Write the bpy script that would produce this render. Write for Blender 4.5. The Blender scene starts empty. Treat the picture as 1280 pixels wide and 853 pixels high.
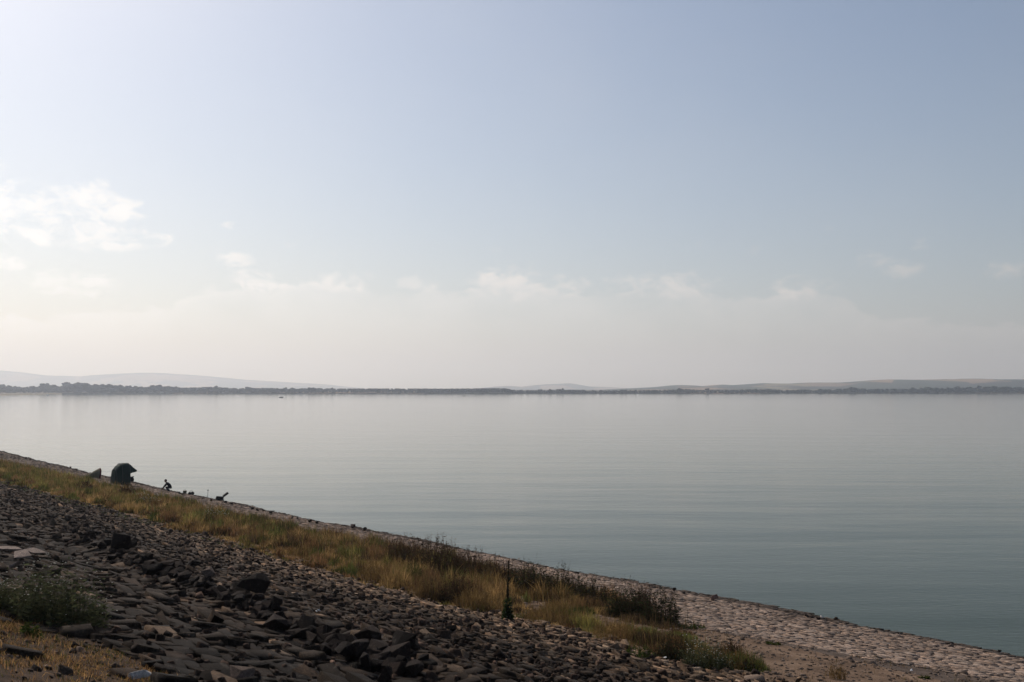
import bpy, bmesh, math
import numpy as np
from mathutils import Vector, Matrix

# ------------------------------------------------------------------ camera, sky, sun, exposure
S = bpy.context.scene
COL = S.collection
R = math.radians
F_PX, CAM_H, HORIZON = 1244.0, 7.5, 487.0
PITCH = math.atan((HORIZON - 426.5) / F_PX)
cam_d = bpy.data.cameras.new('camera')
cam_d.sensor_width = 36.0
cam_d.lens = 36.0 * F_PX / 1280.0
cam_d.clip_start, cam_d.clip_end = 0.1, 60000.0
cam = bpy.data.objects.new('camera', cam_d)
COL.objects.link(cam)
cam.location = (0, 0, CAM_H)
cam.rotation_euler = (math.pi / 2 + PITCH, 0, 0)
S.camera = cam

SUN_AZ, SUN_EL = -39.0, 43.0            # degrees: azimuth from the view axis (left is negative), elevation
sun_d = bpy.data.lights.new('sun', 'SUN')
sun_d.energy = 3.5
sun_d.angle = R(0.6)
sun_d.color = (1.0, 0.91, 0.82)
sun = bpy.data.objects.new('sun', sun_d)
COL.objects.link(sun)
sun_dir = Vector((math.sin(R(SUN_AZ)) * math.cos(R(SUN_EL)), math.cos(R(SUN_AZ)) * math.cos(R(SUN_EL)), math.sin(R(SUN_EL))))
sun.rotation_euler = (-sun_dir).to_track_quat('-Z', 'Y').to_euler()

S.view_settings.view_transform = 'Standard'
S.view_settings.look = 'None'
S.view_settings.exposure = -0.05
S.view_settings.gamma = 1.0
S.view_settings.use_curve_mapping = False
S.render.engine = 'CYCLES'
S.cycles.use_denoising = True
S.cycles.max_bounces = 6
S.cycles.volume_bounces = 1
S.cycles.diffuse_bounces = 2
S.cycles.glossy_bounces = 2
S.cycles.transmission_bounces = 2
S.cycles.transparent_max_bounces = 8


class NT:
    """small helper for node trees"""
    def __init__(self, tree):
        self.t = tree
        self.t.nodes.clear()

    def n(self, kind, **kw):
        nd = self.t.nodes.new(kind)
        for k, v in kw.items():
            if k.startswith('in_'):
                key = k[3:]
                key = int(key) if key.isdigit() else key.replace('_', ' ')
                self.set(nd.inputs[key], v)
            else:
                setattr(nd, k, v)
        return nd

    def set(self, sock, v):
        if isinstance(v, bpy.types.NodeSocket):
            self.t.links.new(v, sock)
        else:
            sock.default_value = v

    def m(self, op, a, b=0.0, c=0.0, clamp=False):
        nd = self.t.nodes.new('ShaderNodeMath')
        nd.operation = op
        nd.use_clamp = clamp
        for i, v in enumerate((a, b, c)):
            self.set(nd.inputs[i], v)
        return nd.outputs[0]

    def ramp(self, fac, stops, interp='LINEAR'):
        nd = self.t.nodes.new('ShaderNodeValToRGB')
        nd.color_ramp.interpolation = interp
        e = nd.color_ramp.elements
        while len(e) < len(stops):
            e.new(0.5)
        for i, (p, c) in enumerate(stops):
            e[i].position = p
            e[i].color = c if len(c) == 4 else (*c, 1)
        self.set(nd.inputs[0], fac)
        return nd.outputs[0]

    def smooth(self, v, a, b):
        nd = self.t.nodes.new('ShaderNodeMapRange')
        nd.interpolation_type = 'SMOOTHSTEP'
        self.set(nd.inputs['Value'], v)
        nd.inputs['From Min'].default_value = a
        nd.inputs['From Max'].default_value = b
        return nd.outputs[0]

    def mix(self, fac, a, b, blend='MIX'):
        nd = self.t.nodes.new('ShaderNodeMix')
        nd.data_type = 'RGBA'
        nd.blend_type = blend
        self.set(nd.inputs[0], fac)
        self.set(nd.inputs[6], a if isinstance(a, bpy.types.NodeSocket) else (*a[:3], 1))
        self.set(nd.inputs[7], b if isinstance(b, bpy.types.NodeSocket) else (*b[:3], 1))
        return nd.outputs[2]

    def noise(self, vec, scale, detail=4, rough=0.55, dims='3D', dist=0.0):
        nd = self.t.nodes.new('ShaderNodeTexNoise')
        nd.noise_dimensions = dims
        if vec is not None:
            self.t.links.new(vec, nd.inputs['Vector'])
        nd.inputs['Scale'].default_value = scale
        nd.inputs['Detail'].default_value = detail
        nd.inputs['Roughness'].default_value = rough
        nd.inputs['Distortion'].default_value = dist
        return nd.outputs[0]


def az_of(px):
    return math.atan((px - 640) / F_PX)


def el_of(px, py):
    return math.atan((HORIZON - py) / math.hypot(F_PX, px - 640))


world = bpy.data.worlds.new('World')
S.world = world
world.use_nodes = True
W = NT(world.node_tree)
sky = W.n('ShaderNodeTexSky', sky_type='NISHITA', sun_disc=False, sun_elevation=R(SUN_EL), sun_rotation=R(SUN_AZ),
          altitude=200.0, air_density=1.0, dust_density=2.0, ozone_density=1.6)
bg = W.n('ShaderNodeBackground')
SKY_STRENGTH = 0.092
bg.inputs['Strength'].default_value = SKY_STRENGTH
tc = W.n('ShaderNodeTexCoord')
sep = W.n('ShaderNodeSeparateXYZ')
W.t.links.new(tc.outputs['Generated'], sep.inputs[0])
azn = W.m('ARCTAN2', sep.outputs[0], sep.outputs[1])
eln = W.m('ARCSINE', sep.outputs[2])
comb = W.n('ShaderNodeCombineXYZ')
W.set(comb.inputs[0], azn)
W.set(comb.inputs[1], W.m('MULTIPLY', eln, 1.6))
puff = W.noise(comb.outputs[0], 22.0, 7, 0.62)
wisp = W.noise(comb.outputs[0], 9.0, 5, 0.6)


def top_curve(points, lo):
    """cloud-top elevation as a function of azimuth (radians)"""
    nd = W.n('ShaderNodeFloatCurve')
    cv = nd.mapping.curves[0]
    pts = [((a + math.pi) / (2 * math.pi), e * 2.0) for a, e in points]
    cv.points[0].location = (0.0, lo * 2)
    cv.points[1].location = (1.0, lo * 2)
    for p in pts:
        cv.points.new(*p)
    nd.mapping.update()
    W.set(nd.inputs[1], W.m('MULTIPLY_ADD', azn, 1 / (2 * math.pi), 0.5))
    return W.m('MULTIPLY', nd.outputs[0], 0.5)


def P2(lst):
    return [(az_of(x), el_of(x, y)) for x, y in lst]


bank_top = top_curve(P2([(-500, 380), (-60, 392), (120, 385), (230, 372), (290, 352), (360, 352), (440, 352), (490, 364), (525, 360), (560, 366),
                         (590, 352), (632, 337), (670, 346), (735, 366), (775, 352), (850, 350), (905, 368), (960, 364),
                         (1000, 354), (1050, 368), (1120, 392), (1300, 405), (1700, 398)]), 0.085)


fine = W.noise(comb.outputs[0], 55.0, 6, 0.62, dist=0.4)


def cloud(top, amp, edge, fade):
    d = W.m('ADD', W.m('SUBTRACT', top, eln), W.m('MULTIPLY', W.m('SUBTRACT', W.m('ADD', W.m('MULTIPLY', puff, 0.6), W.m('MULTIPLY', fine, 0.4)), 0.5), amp))
    rim = W.smooth(d, 0.0, edge)
    dec = W.m('POWER', 2.718, W.m('MULTIPLY', W.m('MAXIMUM', d, 0.0), -1.0 / fade))
    return W.m('MULTIPLY', rim, dec)


bank = W.m('MULTIPLY', cloud(bank_top, 0.080, 0.008, 0.055), W.smooth(wisp, 0.25, 0.6))
# single cumulus puffs: centre and half-size in photo pixels, turned into bearings and elevations
blob = None
for cx, cy, rx, ry in [(-10, 245, 52, 44), (62, 264, 58, 32), (112, 250, 48, 26), (150, 262, 38, 18), (90, 292, 120, 20), (190, 297, 26, 12), (-90, 260, 60, 40),
                       (92, 354, 62, 18), (286, 281, 14, 7), (294, 323, 28, 10), (8, 326, 28, 11), (320, 352, 50, 16), (430, 352, 44, 16),
                       (520, 355, 30, 12), (638, 352, 62, 28), (700, 356, 44, 16), (790, 356, 44, 18), (855, 356, 50, 18),
                       (1000, 360, 60, 18), (1095, 326, 26, 12), (1128, 336, 34, 12), (1262, 336, 34, 12), (1420, 330, 60, 24)]:
    dx = W.m('MULTIPLY', W.m('SUBTRACT', azn, az_of(cx)), F_PX / rx * math.cos(az_of(cx)) ** -2)
    dy = W.m('MULTIPLY', W.m('SUBTRACT', eln, el_of(cx, cy)), F_PX / ry)
    f = W.m('SUBTRACT', 1.0, W.m('ADD', W.m('MULTIPLY', dx, dx), W.m('MULTIPLY', dy, dy)))
    blob = f if blob is None else W.m('SMOOTH_MAX', blob, f, 0.2)
blob = W.m('MAXIMUM', blob, -1.0)
dens = W.m('ADD', W.m('MULTIPLY', blob, 0.32), W.m('ADD', W.m('MULTIPLY', W.m('SUBTRACT', fine, 0.5), 1.5), W.m('MULTIPLY', W.m('SUBTRACT', puff, 0.5), 1.1)))
blobs = W.m('MULTIPLY', W.smooth(dens, -0.05, 0.62), W.smooth(blob, -0.35, 0.4))
left_gain = W.smooth(azn, 0.0, -0.40)
small_n = W.noise(comb.outputs[0], 30.0, 6, 0.6)
small_mask = W.m('MULTIPLY', W.smooth(eln, 0.09, 0.12), W.smooth(eln, 0.18, 0.13))
small = W.m('MULTIPLY', W.m('MULTIPLY', W.smooth(small_n, 0.60, 0.74), small_mask), 0.2)
veil = W.m('MULTIPLY', W.smooth(W.noise(comb.outputs[0], 3.0, 4, 0.55), 0.35, 0.75), W.smooth(eln, 0.02, 0.3))
cl = W.m('ADD', W.m('ADD', W.m('MULTIPLY', bank, 0.52), W.m('MULTIPLY', blobs, W.m('MULTIPLY_ADD', left_gain, 0.22, 0.56))), small)
cl = W.m('ADD', cl, W.m('MULTIPLY', W.m('ADD', W.m('MULTIPLY', veil, 0.7), W.m('MULTIPLY', W.smooth(eln, 0.5, 0.0), 0.9)), 0.13))
# a cloud is lit by the same sun: brighter where the sky round it is brighter
sky_l = W.n('ShaderNodeRGBToBW')
W.t.links.new(sky.outputs[0], sky_l.inputs[0])
lum = W.m('MULTIPLY_ADD', sky_l.outputs[0], 1.12, 2.0)
cc = W.n('ShaderNodeCombineColor')
W.set(cc.inputs[0], W.m('MULTIPLY', lum, 1.02))
W.set(cc.inputs[1], lum)
W.set(cc.inputs[2], W.m('MULTIPLY', lum, 0.98))
W.set(bg.inputs['Color'], W.mix(cl, sky.outputs[0], cc.outputs[0]))
wo = W.n('ShaderNodeOutputWorld')
W.t.links.new(bg.outputs[0], wo.inputs['Surface'])

# ------------------------------------------------------------------ helpers
rng = np.random.default_rng(7)


def tag(o, label=None, cat=None, group=None, kind=None):
    if label: o['label'] = label
    if cat: o['category'] = cat
    if group: o['group'] = group
    if kind: o['kind'] = kind
    return o


def link(name, me, mat=None, parent=None):
    o = bpy.data.objects.new(name, me)
    COL.objects.link(o)
    if mat is not None and me is not None and not me.materials:
        me.materials.append(mat)
    if parent is not None:
        o.parent = parent
    return o


def mesh_np(name, V, polys, cols=None, smooth=False):
    """V (n,3); polys: list of (m,k) index arrays; cols (n,3) linear colours"""
    me = bpy.data.meshes.new(name)
    V = np.asarray(V, np.float32)
    me.vertices.add(len(V))
    me.vertices.foreach_set('co', V.ravel())
    idx = np.concatenate([np.asarray(p, np.int32).ravel() for p in polys])
    tot = np.concatenate([np.full(len(p), np.asarray(p).shape[1], np.int32) for p in polys])
    st = np.concatenate([[0], np.cumsum(tot)[:-1]]).astype(np.int32)
    me.loops.add(len(idx))
    me.loops.foreach_set('vertex_index', idx)
    me.polygons.add(len(tot))
    me.polygons.foreach_set('loop_start', st)
    me.polygons.foreach_set('loop_total', tot)
    if smooth:
        me.polygons.foreach_set('use_smooth', np.ones(len(tot), bool))
    if cols is not None:
        a = me.attributes.new('Col', 'FLOAT_COLOR', 'POINT')
        c = np.ones((len(V), 4), np.float32)
        c[:, :3] = cols
        a.data.foreach_set('color', c.ravel())
    me.update(calc_edges=True)
    me.validate()
    return me


def material(name, build):
    m = bpy.data.materials.new(name)
    m.use_nodes = True
    t = NT(m.node_tree)
    out = t.n('ShaderNodeOutputMaterial')
    build(t, out)
    return m


def principled(t, out, color, rough=0.8, spec=0.3, **kw):
    b = t.n('ShaderNodeBsdfPrincipled')
    t.set(b.inputs['Base Color'], color if isinstance(color, bpy.types.NodeSocket) else (*color[:3], 1))
    t.set(b.inputs['Roughness'], rough)
    b.inputs['Specular IOR Level'].default_value = spec
    for k, v in kw.items():
        t.set(b.inputs[k.replace('_', ' ')], v)
    t.t.links.new(b.outputs[0], out.inputs['Surface'])
    return b


def bump(t, height, strength, dist, normal=None):
    b = t.n('ShaderNodeBump')
    t.set(b.inputs['Height'], height)
    b.inputs['Strength'].default_value = strength
    b.inputs['Distance'].default_value = dist
    if normal is not None:
        t.t.links.new(normal, b.inputs['Normal'])
    return b.outputs[0]


# ------------------------------------------------------------------ shore frame: s along the waterline, q out towards the lake
E_ = np.array([-0.6606, 0.7507])
N_ = np.array([0.7507, 0.6606])


def q_shore(s):
    s = np.asarray(s, float)
    sc = np.clip(s, -20, 150)
    q = 3.9787e-4 * sc ** 2 - 0.023905 * sc + 29.786
    return q + (s - sc) * np.where(s > 150, 0.0955, -0.0398)


def sn(x, y, f, ph):
    return np.sin(x * f + ph) * np.cos(y * f * 1.13 + ph * 2.3)


def wob(s, q):
    """gentle unevenness of the ground"""
    return 0.5 * sn(s, q, 0.31, 1.1) + 0.3 * sn(q, s, 0.83, 2.7) + 0.2 * sn(s + q, s - q, 1.9, 0.4)


U_PTS = np.array([-60., -12., 0., 7.7, 12.7, 26.0, 29.6, 33.0, 60.0, 400.0])
Z_PTS = np.array([-2.5, -1.6, 0., 1.07, 1.67, 4.62, 5.78, 6.0, 6.0, 5.0])


def ground(s, q):
    s = np.asarray(s, float)
    q = np.asarray(q, float)
    u = q_shore(s) - q
    z = np.interp(u, U_PTS, Z_PTS)
    z = z + 0.06 * wob(s, q) * np.clip(u / 6.0, 0.9, 1.0) * np.clip((900 - np.abs(s)) / 200, 0, 1)
    # low ledge under the rubble ridge
    z = z + 0.22 * np.exp(-((q - 8.7) / 0.7) ** 2) * np.clip((40 - s) / 15, 0, 1)
    return z


def to_xy(s, q):
    return np.stack([s * E_[0] + q * N_[0], s * E_[1] + q * N_[1]], -1)


def to_sq(x, y):
    return x * E_[0] + y * E_[1], x * N_[0] + y * N_[1]


def world_pt(s, q, dz=0.0):
    p = to_xy(np.asarray(s, float), np.asarray(q, float))
    return np.concatenate([p, (ground(s, q) + dz)[..., None]], -1)


CP, SP = math.cos(PITCH), math.sin(PITCH)


def ray(px, py):
    dx, dz = (px - 640) / F_PX, -(py - 426.5) / F_PX
    return np.array([dx, CP - dz * SP, SP + dz * CP])


def ground_at(px, py):
    """the point of the bank (or the water) seen at a pixel of the photograph"""
    d = ray(px, py)
    t = 2.0
    while t < 400:
        p = d * t
        s, q = to_sq(p[0], p[1])
        if CAM_H + p[2] <= max(float(ground(s, q)), 0.0):
            break
        t += 0.02 + t * 0.0008
    p = d * t
    s, q = to_sq(p[0], p[1])
    return float(s), float(q), t


def project(P):
    P = np.asarray(P, float)
    x, y, z = P[..., 0], P[..., 1], P[..., 2] - CAM_H
    d = y * CP + z * SP
    v = -y * SP + z * CP
    return 640 + F_PX * x / d, 426.5 - F_PX * v / d, d


# ------------------------------------------------------------------ materials of the setting
def m_soil(t, out):
    tcn = t.n('ShaderNodeTexCoord')
    o = tcn.outputs['Object']
    c = t.ramp(t.noise(o, 2.2, 6, 0.65), [(0.3, (0.022, 0.014, 0.009)), (0.5, (0.060, 0.038, 0.024)), (0.72, (0.115, 0.074, 0.048))])
    principled(t, out, c, 0.95, 0.1, Normal=bump(t, t.noise(o, 14, 6, 0.7), 0.8, 0.05))


def m_dirt(t, out):
    tcn = t.n('ShaderNodeTexCoord')
    o = tcn.outputs['Object']
    c = t.ramp(t.noise(o, 1.4, 7, 0.7), [(0.3, (0.075, 0.048, 0.031)), (0.52, (0.150, 0.098, 0.064)), (0.72, (0.24, 0.165, 0.112))])
    principled(t, out, c, 0.95, 0.1, Normal=bump(t, t.noise(o, 18, 6, 0.75), 0.7, 0.04))


def m_mortar(t, out):
    tcn = t.n('ShaderNodeTexCoord')
    o = tcn.outputs['Object']
    c = t.ramp(t.noise(o, 3.0, 6, 0.65), [(0.3, (0.05, 0.036, 0.028)), (0.7, (0.12, 0.09, 0.07))])
    principled(t, out, c, 0.95, 0.1, Normal=bump(t, t.noise(o, 20, 5, 0.7), 0.7, 0.03))


def m_water(t, out):
    tcn = t.n('ShaderNodeTexCoord')
    mp = t.n('ShaderNodeMapping')
    t.t.links.new(tcn.outputs['Object'], mp.inputs[0])
    mp.inputs['Rotation'].default_value = (0, 0, R(-7))
    mp.inputs['Scale'].default_value = (0.26, 1.0, 1.0)
    mp2 = t.n('ShaderNodeMapping')
    t.t.links.new(tcn.outputs['Object'], mp2.inputs[0])
    mp2.inputs['Rotation'].default_value = (0, 0, R(16))
    mp2.inputs['Scale'].default_value = (0.10, 0.42, 1.0)
    patch = t.smooth(t.noise(tcn.outputs['Object'], 0.012, 3, 0.5), 0.38, 0.62)
    h1 = t.m('MULTIPLY', t.noise(mp.outputs[0], 0.9, 3, 0.5), t.m('MULTIPLY_ADD', patch, 0.7, 0.3))
    h2 = t.noise(mp2.outputs[0], 0.35, 2, 0.5)
    b1 = bump(t, h2, 0.15, 0.5)
    mp3 = t.n('ShaderNodeMapping')
    t.t.links.new(tcn.outputs['Object'], mp3.inputs[0])
    mp3.inputs['Scale'].default_value = (0.4, 1.0, 1.0)
    h3 = t.noise(mp3.outputs[0], 5.0, 2, 0.5)
    b2 = bump(t, h3, 0.22, 0.03, bump(t, h1, 0.17, 0.12, b1))
    principled(t, out, (0.024, 0.036, 0.015), 0.06, 0.15, IOR=1.33, Normal=b2)


def m_farland(t, out):
    tcn = t.n('ShaderNodeTexCoord')
    o = tcn.outputs['Object']
    v = t.n('ShaderNodeTexVoronoi')
    mp = t.n('ShaderNodeMapping')
    mp.inputs['Scale'].default_value = (1.0, 0.45, 0.0)
    mp.inputs['Rotation'].default_value = (0, 0, 0.3)
    t.t.links.new(o, mp.inputs[0])
    t.t.links.new(mp.outputs[0], v.inputs['Vector'])
    v.inputs['Scale'].default_value = 0.0045
    sepc = t.n('ShaderNodeSeparateColor')
    t.t.links.new(v.outputs['Color'], sepc.inputs[0])
    fld = t.ramp(sepc.outputs[0], [(0.0, (0.035, 0.045, 0.02)), (0.18, (0.06, 0.075, 0.03)), (0.30, (0.25, 0.17, 0.10)), (0.55, (0.20, 0.14, 0.085)), (0.78, (0.05, 0.06, 0.03)), (0.9, (0.20, 0.16, 0.08))], 'CONSTANT')
    wood = t.smooth(t.noise(o, 0.0034, 6, 0.65), 0.49, 0.51)
    c = t.mix(wood, fld, (0.022, 0.03, 0.015))
    principled(t, out, c, 0.95, 0.05)


def m_reed(t, out):
    tcn = t.n('ShaderNodeTexCoord')
    c = t.ramp(t.noise(tcn.outputs['Object'], 0.05, 4, 0.6), [(0.35, (0.03, 0.035, 0.018)), (0.65, (0.09, 0.085, 0.05))])
    principled(t, out, c, 0.95, 0.05)


def m_sand(t, out):
    tcn = t.n('ShaderNodeTexCoord')
    c = t.ramp(t.noise(tcn.outputs['Object'], 0.05, 4, 0.6), [(0.35, (0.10, 0.09, 0.05)), (0.65, (0.30, 0.25, 0.18))])
    principled(t, out, c, 0.95, 0.05)


SOIL = material('dark soil', m_soil)
DIRT = material('dry dirt', m_dirt)
MORTAR = material('dirty mortar', m_mortar)
WATER = material('lake water', m_water)
FARLAND = material('fields and woods', m_farland)
REED = material('reeds', m_reed)
SAND = material('sand', m_sand)

# ------------------------------------------------------------------ the setting
def grid_mesh(name, svals, qfun, nq, zfun):
    Sg = np.repeat(svals[:, None], nq, 1)
    Qg = np.stack([qfun(s, nq) for s in svals])
    xy = to_xy(Sg, Qg)
    V = np.concatenate([xy, zfun(Sg, Qg)[..., None]], -1).reshape(-1, 3)
    i = np.arange(len(svals) - 1)[:, None] * nq + np.arange(nq - 1)[None, :]
    i = i.ravel()
    return mesh_np(name, V, [np.stack([i, i + nq, i + nq + 1, i + 1], -1)], smooth=True)


s_near = np.concatenate([np.linspace(-400, -20, 40)[:-1], np.arange(-20, 90, 0.45), np.linspace(90, 180, 90)[:-1], np.linspace(180, 900, 80)])


def q_between(u0, u1):
    return lambda s, n: q_shore(s) - np.linspace(u0, u1, n)


def q_slope(s, n):
    a = np.linspace(12.7, 33.0, n - 14)
    return q_shore(s) - np.concatenate([a, np.linspace(36, 400, 14)])


embankment = link('embankment', grid_mesh('embankment', s_near, q_slope, 74, ground), SOIL)
tag(embankment, kind='structure', label='dark stone-clad upper slope of the reservoir embankment')
berm = link('berm', grid_mesh('berm', s_near, q_between(7.7, 12.7), 14, ground), DIRT)
tag(berm, kind='structure', label='flat dirt and grass strip between the two stone slopes')
apron = link('shore_paving', grid_mesh('shore_paving', s_near, q_between(-60, 7.7), 40, ground), MORTAR)
tag(apron, kind='structure', label='light stone-paved lower slope running into the water')

wv = [(-19000, -1900, 0), (19000, -1900, 0), (19000, 19000, 0), (-19000, 19000, 0)]
lake = link('lake_water', mesh_np('lake_water', wv, [np.array([[0, 1, 2, 3]])]), WATER)
tag(lake, kind='structure', label='calm grey-green lake surface')

# the far shore: waterline distance by azimuth
SH_PX = np.array([-900, -300, 0, 200, 420, 640, 860, 1060, 1280, 1600, 2200])
SH_Y = np.array([1500, 1650, 1730, 1740, 1720, 1700, 1760, 1850, 1930, 2000, 2100.])


def shore_y(px):
    return np.interp(px, SH_PX, SH_Y) + 9 * np.sin(np.asarray(px) * 0.031) + 5 * np.sin(np.asarray(px) * 0.087 + 1)


def far_xy(px, extra=0.0):
    """a point `extra` metres behind the far waterline, on the bearing of photo column px"""
    px = np.asarray(px, float)
    y = shore_y(px) + extra
    return (px - 640) / F_PX * y, y


pxs = np.linspace(-3500, 4800, 500)
x0, y0 = far_xy(pxs)
depths = np.array([0, 4, 60, 200, 600, 1500, 3500, 16800.])
V = []
for d in depths:
    x, y = far_xy(pxs, d)
    k = np.minimum(1.0, 10500 / np.maximum(np.abs(x), 1))
    z = np.full_like(x, [-0.6, 0.35, 0.7, 1.2, 2, 4, 6, 8][list(depths).index(d)])
    V.append(np.stack([np.clip(x, -18800, 18800), np.minimum(y, 18800), z], -1))
V = np.concatenate(V)
n = len(pxs)
i = (np.arange(len(depths) - 1)[:, None] * n + np.arange(n - 1)[None, :]).ravel()
far_land = link('far_land', mesh_np('far_land', V, [np.stack([i, i + 1, i + n + 1, i + n], -1)], smooth=True), FARLAND)
tag(far_land, kind='structure', label='flat farmland beyond the far shore')


def hill(name, label, dist, depth, prof, seed, rough):
    """a real ridge: heights along photo columns prof = [(px, py)], a rounded cross-section `depth` metres deep"""
    r = np.random.default_rng(seed)
    px = np.linspace(prof[0][0], prof[-1][0], 260)
    py = np.interp(px, [p[0] for p in prof], [p[1] for p in prof])
    y = np.full_like(px, dist)
    h = np.maximum((HORIZON - py) / F_PX * y + CAM_H, 0.0)
    for k in range(1, 9):
        h = h * (1 + rough / k * np.sin(px * 0.021 * 1.7 ** k + r.uniform(0, 6)))
    tt = np.linspace(-1, 1.6, 22)
    V = []
    for t in tt:
        yy = dist + t * depth + 0.12 * depth * np.sin(px * 0.013 + t * 3 + seed)
        cs = (math.cos(t * math.pi / 2) if t < 0 else math.cos(t / 1.6 * math.pi / 2)) ** 1.3 if abs(t) < 1.6 else 0.0
        w = 1 + 0.12 * np.sin(px * 0.05 + t * 5) * (1 - abs(cs))
        V.append(np.stack([(px - 640) / F_PX * dist * (1 + 0.1 * t * depth / dist), yy, h * cs * w - 2.0 * (1 - cs) + 3.5], -1))
    V = np.concatenate(V)
    n = len(px)
    i = (np.arange(len(tt) - 1)[:, None] * n + np.arange(n - 1)[None, :]).ravel()
    o = link(name, mesh_np(name, V, [np.stack([i, i + 1, i + n + 1, i + n], -1)], smooth=True), FARLAND)
    return tag(o, kind='structure', label=label)


hill('blue_hills', 'faint blue mountain ridge behind the left far shore', 8800, 1200,
     [(-420, 492), (-300, 474), (-120, 462), (0, 464), (20, 466), (60, 470), (110, 471.5), (140, 469), (190, 467), (250, 470), (300, 475), (350, 478), (400, 481), (440, 485), (480, 492)], 3, 0.014)
hill('low_blue_hill', 'low hazy hill on the middle of the far shore', 7600, 600,
     [(540, 492), (575, 487.5), (600, 486), (622, 483.6), (636, 483.0), (652, 484.2), (668, 482.4), (684, 481), (700, 480.3), (713, 479.6), (722, 481), (738, 483.8), (762, 484.6), (785, 486), (810, 490), (830, 493)], 5, 0.02)
hill('field_hills', 'low hills with tan fields behind the right far shore', 3700, 800,
     [(720, 493), (770, 488), (800, 486.5), (830, 485), (852, 482.5), (862, 482.6), (878, 484.2), (890, 484), (905, 482), (918, 483), (935, 482), (960, 480.5), (985, 481), (1005, 479.8), (1045, 479.6), (1062, 478.6), (1082, 477.6), (1098, 476), (1130, 477), (1165, 475.8), (1200, 474.8), (1216, 475.6), (1240, 476.4), (1262, 475.6), (1280, 476.2), (1400, 474), (1600, 480), (1750, 492)], 9, 0.018)

# ------------------------------------------------------------------ materials of the things
def attr_col(t):
    a = t.n('ShaderNodeAttribute', attribute_name='Col')
    return a.outputs['Color']


def m_rock(t, out):
    tcn = t.n('ShaderNodeTexCoord')
    o = tcn.outputs['Object']
    n1 = t.noise(o, 9.0, 6, 0.7)
    n2 = t.noise(o, 38.0, 5, 0.75)
    c = t.mix(1.0, attr_col(t), t.ramp(n1, [(0.25, (0.40, 0.37, 0.35)), (0.55, (1.0, 1.0, 1.0)), (0.78, (1.8, 1.66, 1.5))]), 'MULTIPLY')
    c = t.mix(1.0, c, t.ramp(n2, [(0.3, (0.55, 0.54, 0.53)), (0.5, (1.0, 1.0, 1.0)), (0.7, (1.5, 1.46, 1.4))]), 'MULTIPLY')
    lich = t.m('MULTIPLY', t.smooth(t.noise(o, 5.0, 5, 0.7), 0.56, 0.66), 0.35)
    c = t.mix(lich, c, t.mix(0.5, c, (0.17, 0.15, 0.125)))
    n3 = t.noise(o, 95.0, 3, 0.6)
    principled(t, out, c, 0.92, 0.12, Normal=bump(t, n3, 0.6, 0.008, bump(t, n2, 0.9, 0.02, bump(t, n1, 0.25, 0.03))))


def m_blade(t, out):
    c = attr_col(t)
    d = t.n('ShaderNodeBsdfDiffuse')
    t.t.links.new(c, d.inputs[0])
    tr = t.n('ShaderNodeBsdfTranslucent')
    t.t.links.new(c, tr.inputs[0])
    mx = t.n('ShaderNodeMixShader')
    mx.inputs[0].default_value = 0.5
    t.t.links.new(d.outputs[0], mx.inputs[1])
    t.t.links.new(tr.outputs[0], mx.inputs[2])
    t.t.links.new(mx.outputs[0], out.inputs['Surface'])


def plain(name, col, rough=0.8, spec=0.3, nscale=12.0, var=0.35):
    def b(t, out):
        tcn = t.n('ShaderNodeTexCoord')
        nz = t.noise(tcn.outputs['Object'], nscale, 4, 0.6)
        c = t.mix(nz, tuple(x * (1 - var) for x in col), tuple(min(1, x * (1 + var)) for x in col))
        principled(t, out, c, rough, spec, Normal=bump(t, nz, 0.25, 0.01))
    return material(name, b)


ROCK = material('weathered rock', m_rock)
BLADE = material('plant fibre', m_blade)
TENT = plain('dark green nylon', (0.006, 0.022, 0.017), 0.7, 0.12, 5.0)
TENT_IN = plain('dark nylon lining', (0.02, 0.010, 0.012), 0.7, 0.2, 5.0)
BROLLY = plain('faded olive canvas', (0.11, 0.10, 0.065), 0.85, 0.15, 7.0)
BROLLY_RED = plain('dark red canvas edge', (0.06, 0.012, 0.012), 0.8, 0.15, 7.0)
POLE = plain('dark steel', (0.03, 0.03, 0.032), 0.45, 0.5, 30.0)
CLOTH = plain('dark work cloth', (0.012, 0.013, 0.015), 0.9, 0.1, 20.0)
SKIN = plain('skin', (0.30, 0.17, 0.12), 0.6, 0.3, 20.0, 0.1)
HAIR = plain('dark hair', (0.01, 0.008, 0.007), 0.7, 0.3, 60.0)
WHITE = plain('white paint', (0.75, 0.75, 0.73), 0.5, 0.4, 5.0, 0.08)
BOATDK = plain('dark boat hull', (0.03, 0.028, 0.026), 0.6, 0.3, 5.0)
PAPER = plain('white plastic', (0.80, 0.80, 0.78), 0.5, 0.3, 40.0, 0.08)
TREE = plain('far foliage', (0.036, 0.046, 0.026), 0.95, 0.05, 0.25, 0.5)
BARK = plain('bark', (0.05, 0.04, 0.03), 0.95, 0.1, 2.0)

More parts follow.
